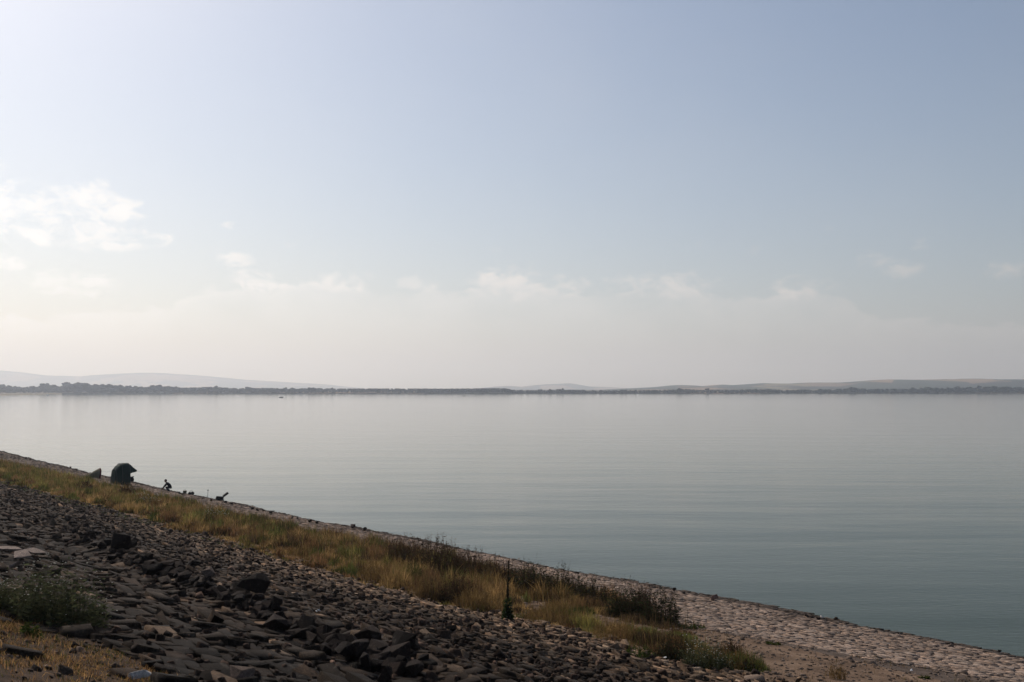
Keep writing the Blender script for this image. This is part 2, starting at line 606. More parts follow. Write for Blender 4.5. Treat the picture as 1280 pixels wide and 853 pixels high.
# ------------------------------------------------------------------ stones
def stones(s, q, L, Wd, Hh, yaw, roll, pitch_, cols, sides=6, sink=0.35, inset=0.82, r=rng):
    """irregular slabs: returns V (n, 3*sides, 3) and the colours"""
    n = len(s)
    a = np.linspace(0, 2 * np.pi, sides, endpoint=False)[None] + r.uniform(-0.28, 0.28, (n, sides)) + (r.uniform(0, 1, (n, 1)) if sides != 4 else np.pi / 4)
    ca, sa = np.cos(a), np.sin(a)
    k = ((np.abs(ca) ** 3 + np.abs(sa) ** 3) ** (-1 / 3.0) if sides != 4 else 1.34) * r.uniform(0.78, 1.10, (n, sides))
    px, py = ca * k * 0.5, sa * k * 0.5
    top = 0.5 + r.uniform(-0.12, 0.12, (n, sides))
    rings = []
    for kk, zz in ((1.0, -np.ones((n, sides)) * 1.2), (1.0 + r.uniform(-.05, .05, (n, sides)), top - 0.22), (inset + r.uniform(-.09, .07, (n, sides)), top)):
        rings.append(np.stack([px * kk * L[:, None], py * kk * Wd[:, None], zz * Hh[:, None]], -1))
    V = np.concatenate(rings, 1)

    def rot(V, ang, i, j):
        c, s_ = np.cos(ang)[:, None], np.sin(ang)[:, None]
        x, y = V[..., i].copy(), V[..., j].copy()
        V[..., i] = c * x - s_ * y
        V[..., j] = s_ * x + c * y
    rot(V, roll, 1, 2)
    rot(V, pitch_, 0, 2)
    rot(V, yaw, 0, 1)
    # local (along s, along q, up) -> world; follow the slope across the bank
    g0 = ground(s, q)
    gq = (ground(s, q + 0.2) - ground(s, q - 0.2)) / 0.4
    z = g0[:, None] + V[..., 2] + V[..., 1] * gq[:, None] + (0.5 - sink) * Hh[:, None] * 0.6
    ss, qq = s[:, None] + V[..., 0], q[:, None] + V[..., 1]
    xy = to_xy(ss, qq)
    P = np.concatenate([xy, z[..., None]], -1)
    C = np.repeat(cols[:, None, :], 3 * sides, 1) * r.uniform(0.88, 1.12, (n, 3 * sides, 1))
    return P, C


def stone_polys(n, sides, base=0):
    i = np.arange(sides)
    j = (i + 1) % sides
    qd = np.concatenate([np.stack([i, j, j + sides, i + sides], -1), np.stack([i + sides, j + sides, j + 2 * sides, i + 2 * sides], -1)])
    cap = (i + 2 * sides)[None]
    off = (np.arange(n) * 3 * sides + base)
    return [(qd[None] + off[:, None, None]).reshape(-1, 4), (cap[None] + off[:, None, None]).reshape(-1, sides)]


def lay_courses(q0fun, width_u, s0, s1, row_w, len_lo, len_hi, r):
    """staggered courses running along the shore; u measured from the course start"""
    out = []
    u = 0.0
    while u < width_u:
        w = row_w(u) * r.uniform(0.65, 1.4)
        s = s0 + r.uniform(0, 0.5)
        while s < s1:
            L = (len_lo + (len_hi - len_lo) * r.beta(0.9, 1.8)) * (1 + 0.012 * max(0, s - 50))
            out.append((s + L / 2, u + w / 2, L, w))
            s += L
        u += w
    A = np.array(out)
    A[:, 0] += r.normal(0, 0.03, len(A))
    A[:, 1] += r.normal(0, 0.03, len(A))
    return A


def in_view(P, mx=110, my=90):
    x, y, d = project(P)
    return (d > 1) & (x > -mx) & (x < 1280 + mx) & (y > 380) & (y < 853 + my), x, y, d


def build_stones(A, qv, cols, parent, part_name, rest_name, mat, hgt, tiltsd, sides, sink, inset, r, n_ind=300, yawsd=0.16):
    s = A[:, 0]
    n = len(s)
    L, Wd = A[:, 2] * r.uniform(0.90, 1.10, n), A[:, 3] * r.uniform(0.90, 1.25 if part_name == 'slope_stone' else 1.05, n)
    P, C = stones(s, qv, L, Wd, hgt, r.normal(0, yawsd, n), r.normal(0, tiltsd, n), r.normal(0, tiltsd, n), cols, sides, sink, inset, r)
    ctr = P.mean(1)
    ok, px, py, d = in_view(ctr, 0, 0)
    ok &= (py < 849) & (px > 4) & (px < 1276)
    size = np.where(ok, L * Wd / d ** 2, 0)
    order = np.argsort(-size)
    ind, rest = order[:n_ind], order[n_ind:]
    base = stone_polys(1, sides)
    for k in ind:
        c = ctr[k]
        me = mesh_np(part_name, P[k] - c, base, C[k])
        o = link(part_name, me, mat, parent)
        o.location = c
    me = mesh_np(rest_name, P[rest].reshape(-1, 3), stone_polys(len(rest), sides), C[rest].reshape(-1, 3))
    o = link(rest_name, me, mat, parent)
    tag(o, kind='stuff')
    return o


def vnoise(s, q, f, seed):
    """smooth value noise in numpy"""
    x, y = np.asarray(s) * f + seed * 17.3, np.asarray(q) * f + seed * 7.7
    xi, yi = np.floor(x), np.floor(y)
    xf, yf = x - xi, y - yi
    xf, yf = xf * xf * (3 - 2 * xf), yf * yf * (3 - 2 * yf)

    def h(a, b):
        v = np.sin(a * 127.1 + b * 311.7 + seed * 74.7) * 43758.5453
        return v - np.floor(v)
    return (h(xi, yi) * (1 - xf) + h(xi + 1, yi) * xf) * (1 - yf) + (h(xi, yi + 1) * (1 - xf) + h(xi + 1, yi + 1) * xf) * yf


# upper slope: rough dark stones, larger towards the top
r1 = np.random.default_rng(11)
A = lay_courses(None, 16.2, 3.0, 150.0, lambda u: 0.115 + 0.013 * max(0.0, u - 4.0), 0.14, 0.56, r1)
qv = q_shore(A[:, 0]) - 11.95 - A[:, 1]
near = np.clip((10.5 - qv) / 4.0, 0, 1)
pt = world_pt(A[:, 0], qv)
ok, px, py, d = in_view(pt)
turf = (qv < 3.95 + 0.6 * vnoise(A[:, 0], qv, 0.8, 3)) & (A[:, 0] > 7.4 + 0.8 * vnoise(A[:, 0], qv, 0.7, 8))
turf &= ~((A[:, 2] < 0.30) & (r1.uniform(0, 1, len(A)) < 0.05 + 0.20 * (qv > 3.5)))
ok &= ~turf
ok &= r1.uniform(0, 1, len(A)) < 0.97
A, qv, near = A[ok], qv[ok], near[ok]
n = len(A)
A[:, 2] *= 1 + 0.8 * near * r1.uniform(0.2, 1.2, n)
A[:, 3] *= 1 + 0.1 * near
tone = vnoise(A[:, 0], qv, 0.22, 1) * 0.6 + vnoise(A[:, 0], qv, 0.7, 2) * 0.4
val = 0.010 + 0.032 * np.clip(tone - 0.3, 0, 1) + r1.gamma(0.7, 0.014, n)
edge = np.clip((qv - (q_shore(A[:, 0]) - 17.0)) / 3.6, 0, 1) * np.clip((50 - A[:, 0]) / 25, 0, 1)
val = val * (1 + 4.0 * edge) * (1 - 0.35 * near)
light = r1.uniform(0, 1, n) < 0.05
val = np.where(light, r1.uniform(0.06, 0.17, n) * (1 - 0.35 * near), val)
hue = r1.uniform(0, 1, (n, 1))
cols = val[:, None] * (np.array([1.62, 1.02, 0.62]) * hue + np.array([1.40, 1.03, 0.72]) * (1 - hue))
hgt = r1.uniform(0.025, 0.075, n) * (1 + 0.5 * near) + np.where(r1.uniform(0, 1, n) < 0.10, r1.uniform(0.03, 0.10, n), 0)
build_stones(A, qv, cols, embankment, 'slope_stone', 'slope_stones_beyond', ROCK, hgt, (0.12 - 0.03 * near) * np.where(r1.uniform(0, 1, n) < 0.12, 2.8, 1.0), 4, 0.30, 0.96, r1, yawsd=0.15)

# lower slope: flat light paving
r2 = np.random.default_rng(12)
A = lay_courses(None, 8.3, 3.0, 175.0, lambda u: 0.165, 0.16, 0.44, r2)
qv = q_shore(A[:, 0]) + 0.55 - A[:, 1]
pt = world_pt(A[:, 0], qv)
ok, px, py, d = in_view(pt)
uu = q_shore(A[:, 0]) - qv
ragged = uu > np.interp(A[:, 0], [10, 14, 16, 24], [5.6, 6.2, 7.2, 7.4]) + 1.0 * vnoise(A[:, 0], qv, 0.6, 5)
ok &= ~ragged
ok &= r2.uniform(0, 1, len(A)) < 0.96
A, qv, uu = A[ok], qv[ok], uu[ok]
n = len(A)
tone = vnoise(A[:, 0], qv, 0.3, 4)
val = 0.185 + 0.10 * (tone - 0.5) + 0.05 * (vnoise(A[:, 0], qv, 1.1, 45) - 0.5) + r2.normal(0, 0.040, n)
val = np.clip(val, 0.07, 0.36) * np.where(uu < 0.3 + 0.5 * vnoise(A[:, 0], qv, 0.5, 44), 0.35, 1.0) * np.clip(1.1 - 0.005 * A[:, 0], 0.6, 1)
hue = r2.uniform(0, 1, (n, 1))
cols = val[:, None] * (np.array([1.42, 1.0, 0.74]) * hue + np.array([1.26, 1.0, 0.82]) * (1 - hue))
hgt = r2.uniform(0.022, 0.05, n) + np.where(r2.uniform(0, 1, n) < 0.06, 0.03, 0)
build_stones(A, qv, cols, apron, 'paving_stone', 'paving_stones_beyond', ROCK, hgt, 0.06, 4, 0.35, 0.95, r2, yawsd=0.08)

# ------------------------------------------------------------------ loose boulders
def hull_mesh(name, seed, col, flat=0.75):
    r = np.random.default_rng(seed)
    bm = bmesh.new()
    pts = r.uniform(-1, 1, (12, 3))
    pts = pts / (np.abs(pts) ** 4).sum(1, keepdims=True) ** 0.25 * r.uniform(0.75, 1.0, (12, 1))
    for p in pts:
        bm.verts.new((p[0] * 0.5, p[1] * 0.42, p[2] * 0.5 * flat))
    ret = bmesh.ops.convex_hull(bm, input=bm.verts[:])
    bmesh.ops.delete(bm, geom=[v for v in bm.verts if not v.link_faces], context='VERTS')
    bmesh.ops.bevel(bm, geom=bm.edges[:], offset=0.012, segments=1, affect='EDGES')
    me = bpy.data.meshes.new(name)
    bm.to_mesh(me)
    bm.free()
    a = me.attributes.new('Col', 'FLOAT_COLOR', 'POINT')
    c = np.ones((len(me.vertices), 4), np.float32)
    c[:, :3] = np.array(col) * r.uniform(0.85, 1.15, (len(c), 1))
    a.data.foreach_set('color', c.ravel())
    me.materials.append(ROCK)
    return me


dark_hulls = [hull_mesh('boulder', 100 + k, np.array([0.017, 0.011, 0.008]) * (0.6 + 0.15 * k)) for k in range(9)]
brown_hull = hull_mesh('boulder', 130, (0.13, 0.095, 0.075), 0.5)
pale_hull = hull_mesh('boulder', 137, (0.72, 0.69, 0.65), 0.45)
red_hull = hull_mesh('boulder', 133, (0.20, 0.12, 0.095), 0.6)
r3 = np.random.default_rng(21)


def boulder(me, s, q, size, label, group=None, sink=0.25, flat=1.0, name='boulder'):
    o = link(name, me)
    xy = to_xy(s, q)
    o.location = (xy[0], xy[1], float(ground(s, q)) + size * (0.45 - sink))
    o.rotation_euler = (r3.normal(0, 0.25), r3.normal(0, 0.25), r3.uniform(0, 6.28))
    o.scale = (size, size * r3.uniform(0.8, 1.1), size * flat * r3.uniform(0.75, 1.05))
    tag(o, label, 'rock', group)
    return o


def boulder_px(me, px, py, wpx, label, group=None, **kw):
    s, q, t = ground_at(px, py)
    return boulder(me, s, q, 1.25 * wpx * t / F_PX, label, group, **kw)


# the biggest blocks of the ridge, one by one
for k, (px, py, w, lab) in enumerate([
        (190, 723, 26, 'black angular block at the upper left end of the big rubble heap'),
        (316, 750, 36, 'large black boulder standing up in the middle of the rubble ridge'),
        (152, 690, 26, 'dark boulder on the rubble ridge above the flowering bush'),
        (388, 800, 34, 'black boulder in the dark hollow beside the white scrap'),
        (421, 814, 30, 'square-topped dark block in the lower rubble heap'),
        (443, 832, 42, 'dark flat-topped boulder leaning at the lower end of the ridge'),
        (492, 838, 46, 'dark rounded boulder at the bottom end of the rubble ridge'),
        (345, 790, 30, 'dark slab wedged under the standing black boulder'),
        (463, 806, 30, 'dark boulder behind the leaning flat-topped one'),
        (505, 820, 34, 'long dark block to the right of the lower rubble heap')]):
    boulder_px(dark_hulls[k % 9], px, py, w, lab, 'big boulders of the rubble ridge', sink=0.10)
boulder_px(brown_hull, 259, 729, 21, 'tan-faced flat boulder lit by the sun on the rubble ridge', 'big boulders of the rubble ridge', sink=0.0)
boulder_px(brown_hull, 104, 653, 13, 'pale-topped boulder in the upper left rocks', None, sink=0.05)
boulder_px(brown_hull, 298, 856, 38, 'brown flat rock cut by the bottom edge of the photo', None, sink=0.2)
boulder_px(pale_hull, 176, 852, 26, 'bright white rock at the bottom edge beside dry grass', None, sink=0.15)
boulder_px(dark_hulls[2], 95, 811, 13, 'small black rock lying on the dry grass', None)
for k, (px, py, w) in enumerate([(9, 699, 26), (28, 706, 26), (46, 702, 24), (22, 716, 20)]):
    boulder_px(hull_mesh('boulder', 140 + k, (0.24, 0.19, 0.16), 0.22), px, py, w,
               ['pale flat slab at the left edge above the flowering bush', 'second pale slab from the left edge above the bush',
                'right-hand pale slab above the flowering bush', 'lowest pale slab just above the flowering bush'][k], 'pale slabs above the bush', sink=0.05)

ridge = np.array([(20, 628), (70, 655), (110, 676), (150, 693), (190, 716), (235, 730), (280, 748), (316, 762), (350, 785), (390, 802), (430, 820), (470, 838), (520, 850)], float)
RT = np.concatenate([[0], np.cumsum(np.hypot(*np.diff(ridge, axis=0).T))])
places = ['at the thin upper left end of the rubble ridge', 'on the ridge straight above the flowering bush', 'left of the tan-faced boulder on the ridge',
          'between the tan-faced boulder and the standing black one', 'just right of the standing black boulder', 'round the dark hollow below the white scrap',
          'behind the leaning flat-topped boulder', 'at the bottom end of the rubble ridge']
for k in range(260):
    tt = RT[-1] * (r3.beta(1.5, 1.0))
    px = np.interp(tt, RT, ridge[:, 0]) + r3.normal(0, 9)
    py = np.interp(tt, RT, ridge[:, 1]) + r3.normal(0, 5.5)
    w0 = r3.beta(1.3, 2.2)
    w = (10 + 18 * w0) * np.interp(tt, [0, RT[-1]], [0.5, 1.2])
    zi = int(np.searchsorted([100, 175, 255, 310, 360, 410, 455], px))
    hk = int(r3.integers(9))
    boulder_px(dark_hulls[hk], px, min(py, 870), w, ('small ', 'middling ', 'large ')[int(w0 > 0.3) + int(w0 > 0.55)] + ('black', 'dark brown', 'grey-brown')[hk // 3] + ' rock ' + places[zi],
               'rocks ' + places[zi], sink=r3.uniform(-0.1, 0.2))
for k in range(46):                                     # tumbled stones at the waterline
    px = r3.uniform(2, 640) if k % 5 else r3.uniform(640, 1270)
    s, q, t = ground_at(px, np.interp(px, [0, 176, 350, 608, 802, 940, 1093, 1280], [566, 604.5, 644, 698, 731, 758, 786, 818]) + r3.uniform(0, 2.5))
    boulder(dark_hulls[r3.integers(9)], s, q - 0.15, r3.uniform(0.12, 0.34) * (1 if px < 400 else 0.6), 'small dark stone lying along the waterline', 'dark stones along the waterline', sink=0.1, name='loose_stone')
boulder_px(dark_hulls[4], 843, 740, 6.5, 'small black block at the waterline above the weeds', None, sink=0.0)
boulder_px(red_hull, 893, 752, 11, 'reddish rounded stone lit from the left on the paving', None, sink=0.05)
boulder_px(dark_hulls[6], 1044, 775, 7, 'dark stone beside a small white one at the waterline', None)
boulder_px(pale_hull, 1028, 774, 5, 'small white stone at the waterline', None, sink=0.0)
boulder_px(dark_hulls[1], 456, 666, 7, 'round dark stone on the paving edge left of the brown weeds', None, sink=0.0)
boulder_px(dark_hulls[7], 441, 662, 8, 'dark stone pair member nearest the green grass at the waterline', None, sink=0.0)
boulder_px(brown_hull, 1189, 810, 8, 'brown stone low on the right-hand paving', None)

# small broken chips lodged between the slabs of the upper slope
rg = np.random.default_rng(40)
N = 13000
s = 7 + 60 * rg.uniform(0, 1, N) ** 1.6
u = rg.uniform(12.0, 27.0, N)
q = q_shore(s) - u
m = rg.uniform(0, 1, N) < 0.2 + 0.8 * vnoise(s, q, 0.8, 61)
m &= q > 4.4
s, q = s[m], q[m]
ok, _x, _y, _d = in_view(world_pt(s, q), 60, 60)
s, q = s[ok], q[ok]
n = len(s)
L = rg.gamma(2.0, 0.026, n) + 0.03
cv = (0.012 + rg.gamma(0.9, 0.024, n))[:, None] * np.array([1.6, 1.0, 0.7])
P, C = stones(s, q, L, L * rg.uniform(0.4, 0.9, n), L * 0.45, rg.uniform(0, 6, n), rg.normal(0, .35, n), rg.normal(0, .35, n), cv, 5, -0.2, 0.85, rg)
P[..., 2] += 0.045
tag(link('stone_chips', mesh_np('stone_chips', P.reshape(-1, 3), stone_polys(n, 5), C.reshape(-1, 3)), ROCK, embankment), kind='stuff')

# pebbles and clods in the near turf
rg = np.random.default_rng(42)
N = 1500
s, q = rg.uniform(7.2, 18, N), rg.uniform(0.8, 4.3, N)
L = rg.gamma(1.6, 0.018, N) + 0.015
cv = (0.02 + rg.gamma(1.0, 0.05, N))[:, None] * np.array([1.4, 1.0, 0.75])
P, C = stones(s, q, L, L * rg.uniform(0.5, 0.9, N), L * 0.5, rg.uniform(0, 6, N), rg.normal(0, .3, N), rg.normal(0, .3, N), cv, 5, 0.0, 0.8, rg)
tag(link('pebbles', mesh_np('pebbles', P.reshape(-1, 3), stone_polys(N, 5), C.reshape(-1, 3)), ROCK), 'small pebbles and clods among the dry turf in the near left corner', 'pebbles', kind='stuff')

# gravel and clods on the bare dirt
rg = np.random.default_rng(41)
N = 9000
s, u = rg.uniform(7, 30, N), rg.uniform(5.8, 13.2, N)
q = q_shore(s) - u
m = rg.uniform(0, 1, N) < 0.25 + 0.75 * vnoise(s, q, 0.9, 31)
s, q = s[m], q[m]
n = len(s)
L = rg.gamma(2.0, 0.024, n) + 0.02
cv = rg.uniform(0.06, 0.17, n)[:, None] * np.array([1.35, 1.0, 0.76])
P, C = stones(s, q, L, L * rg.uniform(0.5, 0.9, n), L * 0.35, rg.uniform(0, 6, n), rg.normal(0, .2, n), rg.normal(0, .2, n), cv, 5, 0.3, 0.8, rg)
tag(link('gravel', mesh_np('gravel', P.reshape(-1, 3), stone_polys(n, 5), C.reshape(-1, 3)), ROCK), 'loose gravel scattered over the bare dirt strip', 'gravel', kind='stuff')

# ------------------------------------------------------------------ grass and weeds
def blades(s, q, h, w, col, r, lean=0.35, z0=None, bend=0.5):
    """tapered two-segment blades; returns V, [quads, tris], C"""
    n = len(s)
    P = world_pt(s, q, -0.02) if z0 is None else np.concatenate([to_xy(s, q), np.asarray(z0)[:, None]], -1)
    a = r.uniform(0, 2 * np.pi, n)
    ld = np.stack([np.cos(a), np.sin(a)], -1) * (np.abs(r.normal(0, lean, n)) * h)[:, None]
    b = r.uniform(0, np.pi, n)
    wd = np.stack([np.cos(b), np.sin(b), np.zeros(n)], -1) * (w * 0.5)[:, None]
    mid = P + np.concatenate([ld * bend * 0.6, (h * 0.55)[:, None]], -1)
    tip = P + np.concatenate([ld, (h * np.sqrt(np.clip(1 - (np.linalg.norm(ld, axis=1) / h) ** 2 * 0.5, 0.2, 1)))[:, None]], -1)
    V = np.stack([P - wd, P + wd, mid + wd * 0.8, mid - wd * 0.8, tip], 1)
    off = np.arange(n)[:, None] * 5
    C = np.repeat(col[:, None], 5, 1)
    return V.reshape(-1, 3), np.array([[0, 1, 2, 3]]) + off, np.array([[3, 2, 4]]) + off, C.reshape(-1, 3)


def join(parts):
    V, Q, T, C, b = [], [], [], [], 0
    for v, qd, tr, c in parts:
        V.append(v); Q.append(qd + b); T.append(tr + b); C.append(c)
        b += len(v)
    return np.concatenate(V), [np.concatenate(Q), np.concatenate(T)], np.concatenate(C)


GREEN = np.array([0.055, 0.075, 0.018])
OLIVE = np.array([0.120, 0.110, 0.030])
STRAW = np.array([0.230, 0.148, 0.060])
RUST = np.array([0.115, 0.062, 0.030])
UMBER = np.array([0.050, 0.034, 0.022])


def pick(weights, pal, r):
    w = np.cumsum(weights / weights.sum(1, keepdims=True), 1)
    k = (r.uniform(0, 1, (len(w), 1)) > w).sum(1).clip(0, len(pal) - 1)
    return np.array(pal)[k]


r4 = np.random.default_rng(31)
parts = []
LO_S, LO_U = [12, 15, 17, 20, 25, 32, 40, 50, 75, 100, 140], [11.2, 10.6, 8.4, 7.4, 6.3, 5.4, 5.6, 5.3, 5.0, 6.2, 7.2]
HI_S, HI_U = [12, 15, 17, 20, 23, 28, 33, 44, 54, 70, 140], [12.9, 13.0, 12.6, 12.4, 13.2, 12.8, 12.4, 12.1, 12.1, 12.5, 12.7]


def strip(N, power):
    """random spots on the grass strip with its noise fields"""
    ts = 12.5 + (135 - 12.5) * r4.uniform(0, 1, N) ** power
    tu = r4.uniform(4.2, 13.8, N)
    tq = q_shore(ts) - tu
    v1, v2, v3, v4 = vnoise(ts, tq, 0.55, 11), vnoise(ts, tq, 1.6, 12), vnoise(ts, tq * 2, 0.25, 13), vnoise(ts, tq, 0.9, 14)
    lo = np.interp(ts, LO_S, LO_U) + 1.1 * (v1 - 0.5) + 0.7 * (v2 - 0.5)
    hi = np.interp(ts, HI_S, HI_U) + 1.3 * (v2 - 0.5) + 0.9 * (v1 - 0.5) + r4.normal(0, 0.22, N)
    full = np.clip((ts - 19) / 8, 0, 1)
    dens = ((tu > lo) & (tu < hi)) * np.clip((ts - 12.6) / 2.0, 0, 1) * np.clip(0.7 * full + 1.9 * v2 * v4 + 0.15, 0.12, 1)
    gap = (np.abs(tu - 9.6 - 0.5 * v1) < 0.75) & (ts < 22 + 3 * v4)          # the bare path between the two weed strips
    dens = np.where(gap, dens * 0.10, dens)
    keep = r4.uniform(0, 1, N) < dens
    ts, tq, tu, v1, v2, v3, v4, lo, hi = (x[keep] for x in (ts, tq, tu, v1, v2, v3, v4, lo, hi))
    far = np.clip((ts - 38) / 30, 0, 1)
    lakeside = np.clip(1 - (tu - lo) / 2.6, 0, 1) * (1 - far)                  # brown weeds along the lake side of the near half
    wg = np.stack([0.22 + 1.5 * far + 1.2 * np.clip(v3 - 0.5, 0, 1) * 3, 0.12 + 1.4 * far * v2 + 0.15 * v1, (1.0 + 1.4 * np.clip(0.6 - v4, 0, 1) * 2) * (1 - 0.85 * lakeside) * (1 - 0.5 * far),
                   0.75 + 0.5 * v4 - 0.3 * far, 0.4 * (1 - far) + 2.6 * lakeside * v1 * 1.4 + 0.15], 1)
    col = pick(np.clip(wg, 0.01, 9), [GREEN * 1.3, OLIVE * 1.6, STRAW * 1.5, RUST * 1.5, UMBER * 1.1], r4)
    return ts, tq, tu, lo, hi, far, col


# a short base layer
ts, tq, tu, lo, hi, far, tcol = strip(100000, 1.7)
n = len(ts)
dist = np.hypot(*to_xy(ts, tq).T)
h = (0.06 + 0.24 * r4.beta(1.3, 2.6, n)) * np.clip((hi - tu) / 0.7, 0.4, 1.0)
parts.append(blades(ts, tq, h, np.maximum(0.011, dist * 0.00050), tcol * r4.uniform(0.5, 1.1, (n, 1)), r4, lean=0.6))
# domed clumps, each of one kind, with room and shade between them
ts, tq, tu, lo, hi, far, tcol = strip(5200, 1.65)
m_ = len(ts)
dist = np.hypot(*to_xy(ts, tq).T)
cr = r4.uniform(0.16, 0.55, m_) * np.clip((hi - tu) / 1.2, 0.5, 1.0)
chh = (0.16 + r4.gamma(2.0, 0.10, m_)).clip(0.16, 0.62) * np.clip((hi - tu) / 1.0, 0.4, 1.0) * np.where(ts < 20, 0.8, np.where(ts < 45, 1.25, 1.0))
tcol = (0.85 * tcol + 0.15 * STRAW) * r4.uniform(0.45, 1.45, (m_, 1))
cnt = (270 * (cr / 0.3) ** 1.5 * np.clip(26 / dist, 0.10, 1.0)).astype(int).clip(24, 1500)
ix = np.repeat(np.arange(m_), cnt)
n = len(ix)
a = r4.uniform(0, 2 * np.pi, n)
rr = np.sqrt(r4.uniform(0, 1, n))
s, q = ts[ix] + np.cos(a) * rr * cr[ix], tq[ix] + np.sin(a) * rr * cr[ix]
h = chh[ix] * (1 - 0.5 * rr ** 2) * r4.uniform(0.35, 1.2, n)
col = tcol[ix] * r4.uniform(0.5, 1.35, (n, 1))
odd = r4.uniform(0, 1, n) < 0.10
col[odd] = pick(np.ones((int(odd.sum()), 4)), [GREEN, OLIVE, STRAW, RUST], r4)
parts.append(blades(s, q, h, np.maximum(0.011, dist[ix] * 0.00052), col, r4, lean=0.45))
ts, tq, tu, lo, hi, far, tcol = strip(26000, 1.6)                           # single tall stalks
n = len(ts)
dist = np.hypot(*to_xy(ts, tq).T)
parts.append(blades(ts, tq, r4.uniform(0.3, 0.75, n) * np.clip((hi - tu) / 1.5, 0.4, 1.0), np.maximum(0.007, dist * 0.00034), (0.5 * tcol + 0.5 * STRAW) * r4.uniform(0.4, 1.3, (n, 1)), r4, lean=0.22))
print('grass blades', sum(len(p_[1]) for p_ in parts))
V, polys, C = join(parts)
tag(link('berm_grass', mesh_np('berm_grass', V, polys, C), BLADE), 'mixed green and straw-coloured grass covering the strip between the stone slopes', 'grass', kind='stuff')

# dry turf in the near left corner
N = 120000
s, q = r4.uniform(7.0, 20, N), r4.uniform(0.5, 4.9, N)
m = (q < 4.05 + 0.6 * vnoise(s, q, 0.8, 3) + 0.5 * (vnoise(s, q, 2.6, 9) - 0.5) + r4.normal(0, 0.13, N)) & (s > 7.2 + 0.8 * vnoise(s, q, 0.7, 8)) & (r4.uniform(0, 1, N) < np.clip((0.55 * vnoise(s, q, 1.3, 4) + 0.45 * vnoise(s, q, 4.0, 5) - 0.28) * 3.2, 0.04, 1))
s, q = s[m], q[m]
n = len(s)
gv = vnoise(s, q, 0.9, 6)
wg = np.stack([0.15 + 1.2 * (gv > 0.66), 0.3 + 0 * s, 1.3 + 0 * s, 0.7 + 0 * s, 0.3 + 0 * s], 1)
col = pick(wg, [GREEN, OLIVE, np.array([0.40, 0.24, 0.10]), RUST * 1.9, UMBER], r4) * r4.uniform(0.5, 1.2, (n, 1))
V, polys, C = join([blades(s, q, r4.uniform(0.02, 0.10, n) * (0.5 + vnoise(s, q, 2.0, 7)), np.full(n, 0.007), col, r4, lean=1.0)])
tag(link('dry_turf', mesh_np('dry_turf', V, polys, C), BLADE), 'short dry orange-brown turf in the near left corner', 'grass', kind='stuff')

# sparse dry stubble on the bare dirt
N = 9000
s, u = r4.uniform(7.5, 24, N), r4.uniform(6.4, 12.8, N)
q = q_shore(s) - u
m = (vnoise(s, q, 1.1, 33) * vnoise(s, q, 3.0, 34) > 0.36)
s, q = s[m], q[m]
n = len(s)
col = pick(np.ones((n, 4)) * np.array([0.3, 0.3, 1.0, 0.8]), [GREEN, OLIVE, STRAW, RUST], r4) * r4.uniform(0.5, 1.1, (n, 1))
V, polys, C = join([blades(s, q, r4.uniform(0.03, 0.13, n), np.full(n, 0.012), col, r4, lean=0.8)])
tag(link('dry_stubble', mesh_np('dry_stubble', V, polys, C), BLADE), 'sparse dry stubble on the bare dirt near the paving', 'grass', kind='stuff')

# low green creepers along the lower edge of the grass strip
N = 16000
s = r4.uniform(24, 70, N)
u = 12.75 + r4.normal(0, 0.35, N)
q = q_shore(s) - u
m = vnoise(s, q, 0.6, 21) > 0.52
s, q = s[m], q[m]
n = len(s)
V, polys, C = join([blades(s, q, r4.uniform(0.05, 0.12, n), np.full(n, 0.02), np.array([0.06, 0.085, 0.02]) * r4.uniform(0.6, 1.3, (n, 1)), r4, lean=0.9)])
tag(link('creeping_weed', mesh_np('creeping_weed', V, polys, C), BLADE), 'low bright green weeds creeping over stones below the grass strip', 'weeds', kind='stuff')


